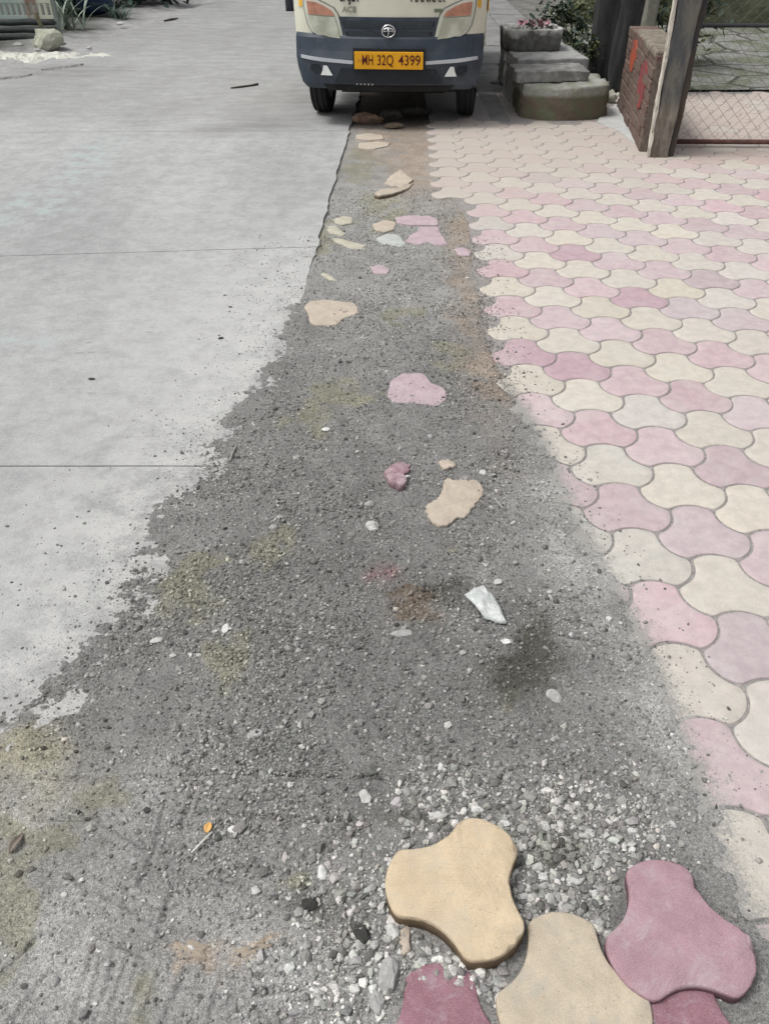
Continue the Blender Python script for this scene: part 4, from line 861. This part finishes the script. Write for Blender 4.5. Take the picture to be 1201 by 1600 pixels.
# basin
def basin():
    bm = bmesh.new(); z0, z1 = 0.0, .165; hx, hy, t = .25, .22, .035
    def ring(hx, hy, z): 
        P = []
        for k in range(40):
            a = 2*math.pi*k/40; c, s = math.cos(a), math.sin(a); e = .35
            P.append(bm.verts.new((hx*abs(c)**e*(1 if c > 0 else -1)+.003*math.sin(k*3), hy*abs(s)**e*(1 if s > 0 else -1), z+.004*math.sin(k*2.3))))
        return P
    rs = [ring(hx*.93, hy*.93, z0), ring(hx*.95, hy*.95, .02), ring(hx, hy, z1-.01), ring(hx*.985, hy*.985, z1), ring(hx-t, hy-t, z1), ring(hx-t-.02, hy-t-.02, .05), ring(.02, .02, .045)]
    for a, b in zip(rs[:-1], rs[1:]):
        for k in range(40): bm.faces.new((a[k], a[(k+1) % 40], b[(k+1) % 40], b[k]))
    bm.faces.new(rs[0][::-1]); bm.faces.new(rs[-1])
    m = Mat('worn_concrete_basin', .9, .2); s = m.n('ShaderNodeSeparateXYZ'); m.l(m.tc.outputs['Object'], s.inputs[0])
    f = m.math('ADD', m.math('MULTIPLY', s.outputs[2], 3.2), m.math('MULTIPLY', m.noise(7, 5, .6), 1.1))
    m.color(m.mix(m.ramp(f, .95, 1.15), m.scale((.13, .13, .125), m.ramp(m.noise(20, 5), .3, .7, .7, 1.3)), (.46, .46, .44))); m.bump(m.noise(40, 5), .004)
    o = bm_obj('basin', bm, m.m, smooth=True); o.location = (1.28, 8.12, .352); o.rotation_euler = (0, 0, R(5)); return tag(o, 'square dark concrete basin with chipped whitish rim on the stone slabs', 'basin')
basin()
def petals(name, label, cat, loc, n, r, mats, sz, h=.03):
    rs = random.Random(5); bm = bmesh.new()
    for k in range(n):
        a = rs.uniform(0, 6.28); d = r*math.sqrt(rs.random()); c = Vector((d*math.cos(a)*1.6, d*math.sin(a)*.7, rs.uniform(0, h))); u = Vector((rs.gauss(0, 1), rs.gauss(0, 1), rs.gauss(0, .5))).normalized(); v = u.cross(Vector((rs.gauss(0, 1), rs.gauss(0, 1), 1))).normalized(); s = sz*rs.uniform(.6, 1.3)
        f = bm.faces.new([bm.verts.new(c+s*(u*math.cos(t)+.6*v*math.sin(t))) for t in np.linspace(0, 2*math.pi, 6)[:-1]]); f.material_index = rs.randrange(len(mats))
    o = bm_obj(name, bm, mats); o.location = loc; return tag(o, label, cat)
petals('flower_bunch', 'faded pink flowers lying on the back rim of the basin', 'flowers', (1.33, 8.25, .5), 70, .09, [simple('faded_pink_petal', (.45, .24, .28), .7, .2, 20, 0), simple('grey_petal', (.3, .29, .28), .8, .2, 20, 0)], .026, .05)
# grey flagstone lane right of the truck
def lane():
    bm = bmesh.new(); rs = random.Random(3)
    for j, y in enumerate([6.95, 7.7, 8.6, 9.6, 10.8, 12.2, 13.8]):
        y1 = [7.7, 8.6, 9.6, 10.8, 12.2, 13.8, 16][j]; xs = [.84, 1.02] if j < 2 else [.84, 1.55, 2.0] if j % 2 else [.84, 1.2, 2.0]
        for a, b in zip(xs[:-1], xs[1:]): z = rs.uniform(-.006, .012); box(bm, a+.008, b-.008, y+.01, y1-.01, -.1, z)
    box(bm, .75, 2.05, 6.9, 16, -.12, -.02)
    tag(bm_obj('flagstone_path', bm, MT['slabstone'], bevel=.012), kind='structure')
lane()
# grey concrete patch between the pavers and the wall
bm = bmesh.new(); P = [G(932, 192), G(965, 205), G(1000, 232), G(1006, 222), G(988, 168), G(962, 164), G(940, 176)]
top = [bm.verts.new((x, y, .006)) for x, y in P]; bot = [bm.verts.new((x, y, -.05)) for x, y in P]; bm.faces.new(top); n = len(P)
for k in range(n): bm.faces.new((top[k], bot[k], bot[(k+1) % n], top[(k+1) % n]))
tag(bm_obj('concrete_patch', bm, simple('pale_cement', (.43, .44, .43), .9, .12, 10, .002)), kind='structure')
# broken cup
def cup():
    x, y = G(951, 160); bm = bmesh.new(); n = 20; pr_ = [(.0, .0), (.03, .0), (.052, .03), (.06, .075), (.055, .075), (.046, .032), (.0, .008)]
    rings = [[bm.verts.new((r_*math.cos(2*math.pi*k/n), r_*math.sin(2*math.pi*k/n), z_+(.012*math.sin(k*1.7) if z_ > .07 else 0))) for k in range(n)] for r_, z_ in pr_[1:-1]]
    for a, b in zip(rings[:-1], rings[1:]):
        for k in range(n): bm.faces.new((a[k], a[(k+1) % n], b[(k+1) % n], b[k]))
    bm.faces.new(rings[0][::-1]); bm.faces.new(rings[-1])
    tube(bm, [(.05, 0, .068), (.1, 0, .085), (.125, 0, .086)], [.009, .012, .006], 6)
    o = bm_obj('broken_cup', bm, simple('pale_clay', (.4, .4, .34), .7, .15, 30, .001), smooth=True); o.location = (x, y, .005); o.rotation_euler = (R(8), R(12), 0); tag(o, 'small pale broken cup with a side spout on the ground by the dark post', 'cup')
cup()
def post(name, label, cat, base, top, hw0, hw1, mat, extra=None, dy=.5, rough=.008, seed=0):
    bm = bmesh.new(); n = 22; rs = random.Random(seed); rings = []
    for k in range(n+1):
        t = k/n; c = Vector(base).lerp(Vector(top), t)-Vector(base); h = hw0+(hw1-hw0)*t; ring = []
        for q in range(20):
            a = 2*math.pi*(q+.5)/20; ca, sa = math.cos(a), math.sin(a); e = .5; x = h*abs(ca)**e*(1 if ca > 0 else -1); y = h*dy*2*abs(sa)**e*(1 if sa > 0 else -1)
            nn = float(vn(np.array([q*.9+seed]), np.array([t*9.0+seed]), 5)[0])*rough; ring.append(bm.verts.new((c.x+x*(1+nn/h), c.y+y*(1+nn/h), c.z)))
        rings.append(ring)
    for a, b in zip(rings[:-1], rings[1:]):
        for k in range(20): bm.faces.new((a[k], a[(k+1) % 20], b[(k+1) % 20], b[k]))
    bm.faces.new(rings[0][::-1]); bm.faces.new(rings[-1]); o = bm_obj(name, bm, mat, smooth=True); o.location = base; return tag(o, label, cat)
dpm = simple('charred_wood', (.03, .031, .032), .9, .4, 10, .008, stretch=(3, 3, .5), c2=(.05, .05, .05))
b0 = G(942, 128); post('tree_trunk', 'left of two dark weathered trunks beside the plants', 'trunk', (b0[0]+.02, b0[1]+.15, -.03), (b0[0]+.03, b0[1]+.2, 1.9), .14, .15, dpm, dy=.42, seed=3, rough=.02)
b0 = G(975, 150); post('tree_trunk', 'right of two dark weathered trunks, next to the brick wall', 'trunk', (b0[0]-.0, b0[1]+.12, -.03), (b0[0]+.03, b0[1]+.15, 1.9), .125, .15, dpm, dy=.42, seed=7, rough=.02)
# grey wall upright beside brick wall, brick wall with red paint
def brick_wall():
    a = Vector((*G(1022, 238), 0)); b = Vector((*G(984, 168), 0)); d = (b-a); Ln = d.length; ang = math.atan2(d.y, d.x)
    root = empty('brick_wall', (a.x, a.y, 0), ang); tag(root, 'low crumbling red brick wall with orange and red paint marks behind the gate post', 'wall')
    bm = bmesh.new(); rs = random.Random(9); h = .57; c = .075; row = 0; z = 0
    while z < h-.01:
        x = -.12*(row % 2)
        while x < Ln:
            x1 = min(x+.235, Ln); xx0 = max(x, 0)
            if x1-xx0 > .03: o_ = rs.uniform(-.006, .006); box(bm, xx0+.004, x1-.004, -.11+o_, .11+o_, z+.004, z+c-.005)
            x += .24
        z += c; row += 1
    m = Mat('worn_brick', .95, .15); m.color(m.mix(m.ramp(m.noise(9, 6, .7), .42, .6), m.scale((.15, .095, .085), m.ramp(m.noise(30, 4), .3, .7, .7, 1.3)), (.155, .13, .105))); m.bump(m.noise(50, 5), .01)
    bm_obj('brickwork', bm, m.m, root, bevel=.006)
    bm = bmesh.new(); box(bm, .002, Ln-.002, -.1, .1, 0, h-.012); bm_obj('mortar', bm, simple('old_mortar', (.17, .14, .12), .95, .3, 25, .005), root)
    bm = bmesh.new(); box(bm, .02, Ln*.42, -.1, .115, h, h+.055); box(bm, Ln*.45, Ln*.8, -.11, .1, h-.002, h+.04); bm_obj('coping', bm, simple('coping_stone', (.2, .175, .14), .95, .35, 15, .012), root, bevel=.018)
    def paint(x0, x1, z0, z1, c_, nm):
        bm = bmesh.new(); rs = random.Random(int(x0*100)); P = [((x0+x1)/2+(x1-x0)/2*math.cos(t)*rs.uniform(.75, 1.1), (z0+z1)/2+(z1-z0)/2*abs(math.sin(t))**.6*(1 if math.sin(t) > 0 else -1)*rs.uniform(.85, 1.08)) for t in np.linspace(0, 2*math.pi, 19)[:-1]]
        top = [bm.verts.new((p[0], .1125, p[1])) for p in P]; bt = [bm.verts.new((p[0], .095, p[1])) for p in P]; bm.faces.new(top)
        for k in range(len(P)): bm.faces.new((top[k], top[(k+1) % len(P)], bt[(k+1) % len(P)], bt[k]))
        bm_obj('paint_mark', bm, simple(nm, c_, .8, .3, 25, .003, c2=tuple(q*.45+.05 for q in c_), lo=.5, hi=.6), root)
    paint(Ln*.62, Ln*.8, .34, .56, (.36, .075, .035), 'orange_red_paint'); paint(Ln*.16, Ln*.36, .2, .52, (.26, .045, .045), 'red_paint')
brick_wall()
b0 = G(985, 160); post('concrete_post', 'narrow pale grey post rising behind the brick wall', 'post', (b0[0]+.09, b0[1]+.22, -.02), (b0[0]+.11, b0[1]+.25, 1.7), .055, .055, simple('lichen_post', (.2, .2, .17), .9, .25, 12, .004), seed=12)
# gate post with a white painted corner
def gate_post():
    a = G(1031, 246); root = empty('gate_post', (a[0], a[1]+.08, 0), R(-6)); tag(root, 'weathered grey gate post with flaking white paint down its left edge', 'post')
    wood = Mat('weathered_post', .93, .15); s = wood.n('ShaderNodeSeparateXYZ'); wood.l(wood.tc.outputs['Object'], s.inputs[0]); v = wood.coord((2, 2, .5))
    low = wood.mix(wood.ramp(wood.noise(14, 6, .7, v), .4, .62), (.15, .13, .105), (.26, .235, .2)); hi = wood.mix(wood.ramp(wood.noise(8, 6, .7, v), .42, .6), (.1, .103, .106), (.17, .165, .145))
    wood.color(wood.mix(wood.ramp(wood.math('ADD', s.outputs[2], wood.math('MULTIPLY', wood.noise(5, 4), .35)), .35, .62), low, hi)); wood.bump(wood.noise(40, 6, .7, v), .014)
    def tap(name, x0, x1, y0, y1, z0, z1, gx, mat, par, bev=.006, sub=18, jit=.004):
        bm = bmesh.new(); bmesh.ops.create_cube(bm, size=1); bmesh.ops.subdivide_edges(bm, edges=[e for e in bm.edges if abs((e.verts[0].co-e.verts[1].co).z) > .5], cuts=sub)
        rs = random.Random(int(x0*1000)+5)
        for v in bm.verts:
            t = v.co.z+.5; xx = x0+(x1-x0)*(v.co.x+.5); yy = y0+(y1-y0)*(v.co.y+.5); v.co = Vector((xx*(1+gx*t)+rs.gauss(0, jit), yy+rs.gauss(0, jit), z0+(z1-z0)*t))
        return bm_obj(name, bm, mat, par, bevel=bev)
    tap('post_body', -.062, .062, -.08, .08, -.05, 1.8, .3, wood.m, root)
    wp = Mat('flaking_white_paint', .8, .25); f = wp.ramp(wp.noise(12, 6, .75, wp.coord((1, 1, .6))), .36, .5); wp.color(wp.mix(f, (.17, .15, .12), (.56, .53, .46))); wp.bump(f, .002)
    tap('painted_edge', -.082, -.064, -.086, -.03, 0, 1.8, .35, wp.m, root, .003, 30, .003)
    tap('side_board', .064, .105, -.05, .07, -.03, 1.8, .18, simple('dark_side_board', (.055, .056, .06), .92, .3, 12, .006, stretch=(2, 2, .5), c2=(.09, .07, .055)), root)
gate_post()
# chain link gate
def gate():
    a = G(1052, 236); root = empty('chain_link_gate', (a[0], a[1]+.12, 0), R(-1)); tag(root, 'closed chain-link gate with thin rusty bottom pipe right of the gate post', 'gate')
    rust = simple('rusty_pipe', (.13, .065, .055), .8, .3, 20, .001); Wd = 2.4; z0 = .035; z1 = 1.5
    for nm, pts, r_ in (('bottom_rail', [(0, 0, z0), (Wd, 0, z0)], .016), ('middle_rail', [(0, 0, .752), (Wd, 0, .752)], .013), ('top_rail', [(0, 0, z1), (Wd, 0, z1)], .016), ('side_rail', [(0, 0, z0), (0, 0, z1)], .016), ('side_rail', [(Wd, 0, z0), (Wd, 0, z1)], .016)):
        bm = bmesh.new(); tube(bm, pts, r_, 10); bm_obj(nm, bm, rust if nm != 'middle_rail' else simple('dark_pipe', (.04, .04, .045), .7, .2, 20, 0), root, smooth=True)
    bm = bmesh.new(); p = .085; h = z1-z0; x = -h
    while x < Wd:
        for s in (1, -1):
            xa, xb = (x, x+h) if s > 0 else (x+h, x); ta = 0; tb = 1; dx = xb-xa
            lo = (0-xa)/dx; hi = (Wd-xa)/dx; t0, t1 = max(0, min(lo, hi)), min(1, max(lo, hi))
            if t1-t0 > .02:
                nn = max(2, int((t1-t0)*h/p*2)); tube(bm, [(xa+dx*t, .0025*(1 if (k+(s > 0)) % 2 else -1), z0+h*t) for k, t in enumerate(np.linspace(t0, t1, nn))], .0010, 4, False)
        x += p
    bm_obj('wire_mesh', bm, simple('galvanised_wire', (.16, .155, .15), .6, .2, 20, 0, metal=.3), root)
gate()
# yard behind the gate
bm = bmesh.new(); nx, ny = 60, 60; gv = []
for j in range(ny+1):
    for i in range(nx+1):
        x = 2.35+(7-2.35)*i/nx; y = 8.16+(14-8.16)*j/ny; gv.append((x, y))
gv = np.array(gv); zz = .01+.02*fbm(gv[:, 0], gv[:, 1], .7, 5, 51)
idx = np.arange((nx+1)*(ny+1)).reshape(ny+1, nx+1); Fc = np.stack([idx[:-1, :-1], idx[:-1, 1:], idx[1:, 1:], idx[1:, :-1]], -1).reshape(-1, 4)
ym = Mat('cracked_yard', .93, .15)
c_ = ym.mix(ym.ramp(ym.noise(2.6, 6, .65), .42, .6), (.21, .21, .2), (.13, .14, .1)); ed = ym.vor(1.7, 'DISTANCE_TO_EDGE'); c_ = ym.mix(ym.ramp(ed, .01, .045, .75, 0), c_, (.06, .065, .05)); ym.color(ym.scale(c_, ym.ramp(ym.noise(20, 6, .7), .3, .7, .7, 1.3))); ym.bump(ym.math('ADD', ym.noise(14, 6), ym.ramp(ed, 0, .05)), .03)
me = np_mesh('yard', np.column_stack([gv, zz]), Fc, ym.m, smooth=True); tag(link(bpy.data.objects.new('yard', me)), kind='structure')
bm.free()
# low mossy wall behind the yard
bm = bmesh.new(); box(bm, 2.5, 7, 12.6, 12.9, -.1, 1.1); o = bm_obj('mossy_wall', bm, simple('moss_wall', (.12, .13, .085), .95, .35, 5, .02, c2=(.09, .095, .06)), bevel=.03); tag(o, 'low moss-covered wall across the back of the yard', 'wall')

# ---------------------------------------------------------------- vegetation
def foliage(name, label, cat, loc, n, ext, sz, mats, seed=0, blades=False, part=None):
    rs = random.Random(seed); bm = bmesh.new()
    for k in range(n):
        if blades:
            a = rs.uniform(0, 6.28); b = Vector((rs.uniform(-1, 1)*ext[0]*.6, rs.uniform(-1, 1)*ext[1]*.6, 0)); L = ext[2]*rs.uniform(.5, 1.1); ln = Vector((math.cos(a)*L*.6, math.sin(a)*L*.6, L)); s = Vector((-math.sin(a), math.cos(a), 0))*sz*rs.uniform(.6, 1.2); pv = None
            for q in range(6):
                t = q/5; c = b+Vector((ln.x*t*(1+.8*t), ln.y*t*(1+.8*t), ln.z*(t-.45*t*t*t))); w_ = s*(1-t)**.6; cur = (bm.verts.new(c-w_), bm.verts.new(c+w_))
                if pv: f = bm.faces.new((pv[0], pv[1], cur[1], cur[0])); f.material_index = k % len(mats)
                pv = cur
        else:
            cl = rs.randrange(14); rc = random.Random(seed*100+cl); cc = Vector((rc.uniform(-.8, .8)*ext[0], rc.uniform(-.8, .8)*ext[1], rc.uniform(.1, .9)*ext[2])); c = cc+Vector((rs.gauss(0, .22)*ext[0], rs.gauss(0, .22)*ext[1], rs.gauss(0, .15)*ext[2])); c.z = max(c.z, .01)
            u = Vector((rs.gauss(0, 1), rs.gauss(0, 1), rs.gauss(0, .6))).normalized(); v = u.cross(Vector((rs.gauss(0, .6), rs.gauss(0, .6), 1))).normalized(); s = sz*rs.uniform(.6, 1.3); P = [(-1, 0), (-.4, .38), (.3, .33), (1, 0), (.3, -.33), (-.4, -.38)]
            f = bm.faces.new([bm.verts.new(c+s*(u*a+v*b)) for a, b in P]); f.material_index = cl % len(mats)
    if not blades:
        for cl in range(14):
            rc = random.Random(seed*100+cl); tube(bm, [(0, 0, 0), (rc.uniform(-.8, .8)*ext[0], rc.uniform(-.8, .8)*ext[1], rc.uniform(.1, .9)*ext[2])], [.008, .003], 5)
    o = bm_obj(name, bm, mats); o.location = loc; return tag(o, label, cat)
gl = [simple('leaf_green', (.05, .085, .04), .6, .3, 20, 0), simple('leaf_dark', (.025, .045, .028), .6, .3, 20, 0), simple('leaf_olive', (.09, .1, .04), .6, .3, 20, 0)]
foliage('leafy_plant', 'bushy green plant growing between the basin and the dark trunks', 'plant', (1.86, 8.6, 0), 300, (.14, .18, .36), .03, gl, 1)
foliage('leafy_plant', 'dark olive weed clump behind the basin at the top of the picture', 'plant', (2.15, 10.4, 0), 600, (.4, .3, .55), .045, gl[1:], 2)
foliage('grass_tuft', 'small mossy tuft at the foot of the right dark trunk', 'grass', (G(962, 148)[0], G(962, 148)[1], 0), 60, (.1, .05, .12), .006, gl, 3, True)
foliage('shrub', 'dark green shrub behind the gate post and brick wall', 'shrub', (2.9, 9.6, 0), 900, (.5, .5, 1.0), .05, gl[1:], 4)
tg = [simple('verge_leaf', (.03, .06, .045), .6, .3, 10, 0), simple('verge_leaf_dark', (.014, .03, .024), .6, .3, 10, 0), simple('verge_blade', (.08, .13, .1), .6, .3, 10, 0)]
def wp(px, py): x, y = G(px, py); return (x, y, 0)
foliage('hedge', 'dark green undergrowth hugging the road verge, far end', 'undergrowth', wp(215, 8), 1500, (.95, .6, .8), .07, tg, 5)
foliage('hedge', 'dark green undergrowth immediately right of the slatted panel', 'undergrowth', wp(115, 22), 1500, (.45, .8, .9), .07, tg, 6)
foliage('palm_fronds', 'pale dry fronds drooping beside the slatted panel', 'fronds', wp(115, 45), 26, (.25, .12, .75), .016, [simple('pale_frond', (.2, .25, .2), .7, .2, 10, 0)], 8, True)
foliage('grass_tuft', 'light grass tuft on the verge right of the blue bundle', 'grass', wp(188, 30), 40, (.2, .1, .35), .012, [tg[2]], 9, True)
bx = wp(148, 28); bm = ico(3, .24, (1.3, .8, .75), seed=90); o = bm_obj('tarp_bundle', bm, simple('navy_tarp', (.012, .028, .07), .5, .3, 8, .02), smooth=True); o.location = (bx[0], bx[1]+.1, .2); tag(o, 'dark navy blue bundle lying under the undergrowth on the verge', 'bundle')
# slatted cream panel on old beams
def panel():
    Y = 11.5; xr = W(84, 20, Y)[0]; x0 = -7.2; root = empty('slatted_panel', (xr, Y, .2), R(-2)); tag(root, 'cream slatted panel with rust stain standing on old dark beams', 'panel')
    m = Mat('cream_slats', .7, .3); s = m.n('ShaderNodeSeparateXYZ'); m.l(m.tc.outputs['Object'], s.inputs[0])
    band = m.math('MULTIPLY', m.ramp(s.outputs[0], -.36, -.3), m.ramp(s.outputs[0], -.16, -.2)); c_ = m.mix(m.ramp(s.outputs[0], -.5, -.1), (.38, .46, .43), (.56, .57, .47))
    m.color(m.mix(m.math('MULTIPLY', band, m.ramp(m.noise(6, 4), .3, .6)), c_, (.24, .15, .11))); bm = bmesh.new(); Wd = xr-x0; x = 0
    while x > -Wd: box(bm, x-.03, x, -.01, .015, 0, 1.2); x -= .072
    for k in range(8): z = .165*k; box(bm, -Wd, 0, -.014, .019, z-.0, z+.036)
    bm_obj('slats', bm, m.m, root)
    bm = bmesh.new(); box(bm, .001, .04, -.03, .03, -.22, 1.25); bm_obj('edge_upright', bm, simple('grey_upright', (.2, .23, .21), .8, .2, 8, .001), root)
    x = W(62, 30, Y)[0]-xr; bm = bmesh.new(); ribbon(bm, [(x, -.06, .06), (x+.01, -.07, 0), (x+.03, -.08, -.06), (x+.035, -.085, -.13)], [.025, .03, .03, .035], .004)
    dkb = simple('dark_beam', (.04, .048, .046), .9, .35, 10, .006, stretch=(.4, 2, 2), c2=(.075, .08, .078))
    for k, (z, yy, lb) in enumerate(((.165, 0, 'uppermost of the three old dark beams directly under the slatted panel'), (.095, -.09, 'middle one of the three old dark beams below the slatted panel'), (.03, -.18, 'lowest of the three old dark beams, nearest the pale rock'))):
        b = bmesh.new(); tube(b, [(-3.0+.2*q, .008*math.sin(q*1.3+k), .006*math.sin(q*2+k)) for q in range(15)]+[(-.02, 0, 0)], .036, 8); ob = bm_obj('beam', b, dkb, smooth=True); ob.location = (xr+.04, Y+yy, z); tag(ob, lb, 'beam')
    r = bm_obj('cloth_strip', bm, simple('brown_cloth', (.22, .2, .13), .9, .2, 20, .001)); r.location = (xr, Y, .2); tag(r, 'faded brown cloth strip hanging over the beams below the panel', 'cloth')
panel()
x, y = G(72, 76); o = bm_obj('rock', ico(3, .165, (1.15, .8, .85), .35, seed=131), simple('pale_rock', (.36, .37, .29), .9, .2, 12, .01, c2=(.42, .42, .36))); o.location = (x, y+.1, .08); tag(o, 'pale angular rock on the verge in front of the dark beams', 'rock')
x, y = G(100, 76); rock('stone', 'small pale stone just right of the pale angular rock', 'stone', 96, 73, .05, (1.4, .8, .5), MT['pale_stone'], 0, .5, 97, z=.02)
for k_, (lb_, a_, b_, q_) in enumerate((('grey rubble piece on the verge left of the pale angular rock', 30, 74, .05), ('small grey rubble piece between the rock and the white powder', 60, 82, .035), ('pale chip on the verge far right of the powder', 190, 40, .045), ('pale flake on the verge at the right end of the powder', 140, 78, .03))):
    rock('stone', lb_, 'stone', a_, b_, q_, (1.3, .8, .5), MT['pale_stone' if k_ > 1 else 'grey_stone'], .2*k_, .5, 300+k_, z=.015)
# white lime heap
def heap():
    nr, nc = 60, 140; c0 = G(72, 88); X, Y = np.meshgrid(np.linspace(-.75, .75, nc), np.linspace(-.3, .3, nr)); d = 1-(X/.7)**2-((Y-.02*X)/.22)**2
    Z = .035*np.clip(d-.25+1.5*fbm(X, Y, .2, 5, 61), -.4, 1)+.03*np.clip(fbm(X, Y, .06, 3, 62), 0, 1)*(d > .1)+.05*np.exp(-(((X+.55)/.09)**2+(Y/.1)**2)); idx = np.arange(nr*nc).reshape(nr, nc); Fc = np.stack([idx[:-1, :-1], idx[:-1, 1:], idx[1:, 1:], idx[1:, :-1]], -1).reshape(-1, 4)
    me = np_mesh('lime_powder', np.stack([X, Y, Z-.01], -1).reshape(-1, 3), Fc, simple('white_lime', (.52, .52, .47), .95, .1, 20, .006)); o = link(bpy.data.objects.new('lime_powder', me)); o.location = (c0[0], c0[1], -.005); tag(o, 'spilled white lime powder along the road verge', 'powder', kind='stuff')
heap()
# cracked dark debris strip on the road at far left
def debris(label, pxs, wd, name='mud_streak'):
    pts = [(*G(*p), .006) for p in pxs]; bm = bmesh.new(); n = len(pts); rows = []
    dense = [Vector(pts[0]).lerp(Vector(pts[-1]), 0)]
    P = []
    for a, b in zip(pts[:-1], pts[1:]):
        for k in range(8): P.append(Vector(a).lerp(Vector(b), k/8))
    for i, p in enumerate(P):
        d = (P[min(i+1, len(P)-1)]-P[max(i-1, 0)]).normalized(); s = Vector((-d.y, d.x, 0)); t = i/(len(P)-1); w_ = wd*math.sin(math.pi*min(.97, .03+t))**.6*(1+.35*math.sin(i*1.9)); rows.append([bm.verts.new(p-s*w_+Vector((0, 0, -.008))), bm.verts.new(p-s*w_*.4+Vector((0, 0, .006))), bm.verts.new(p+s*w_*.4+Vector((0, 0, .008))), bm.verts.new(p+s*w_+Vector((0, 0, -.008)))])
    for a, b in zip(rows[:-1], rows[1:]):
        for k in range(3): bm.faces.new((a[k], a[k+1], b[k+1], b[k]))
    o = bm_obj(name, bm, simple('mud_dark', (.2, .195, .185), .95, .35, 20, .004)); tag(o, label, 'mud')
debris('dark mud streak on the road in front of the white powder', [(66, 110), (90, 107), (112, 104), (133, 101)], .07)
debris('thin dark mud line at the left edge of the road', [(-10, 126), (15, 122), (38, 120), (52, 117)], .05)
stick('twig', 'dark twig near the verge where the road narrows away', 'twig', [(257, 34), (268, 32), (278, 30)], [.01, .016, .008], MT['twig'], .012, 0)
# dark post seen past the left side of the truck
x, y = G(453, 17); post('bollard', 'dark narrow post on the road just past the left side of the truck', 'post', (x, y, 0), (x, y, 1.0), .055, .05, simple('dark_post_paint', (.035, .035, .05), .6, .2, 10, .001), seed=20)
GRP = {'paver': 'loose pavers lying at the bottom of the picture', 'paver_fragment': 'broken and sunken pavers in the dirt strip', 'pebble': 'single pebbles lying on the gravel', 'beam': 'old beams under the slatted panel', 'clod': 'dark earth clods on the gravel', 'tree_trunk': 'dark trunks beside the brick wall', 'stone_slab': 'stone slabs piled as steps', 'straw': 'thin straws on the dust', 'twig': 'twigs on the pale road', 'hedge': 'undergrowth along the verge'}
for o_ in bpy.data.objects:
    k_ = o_.name.split('.')[0]
    if o_.parent is None and k_ in GRP: o_['group'] = GRP[k_]
print('objects', len(bpy.data.objects))
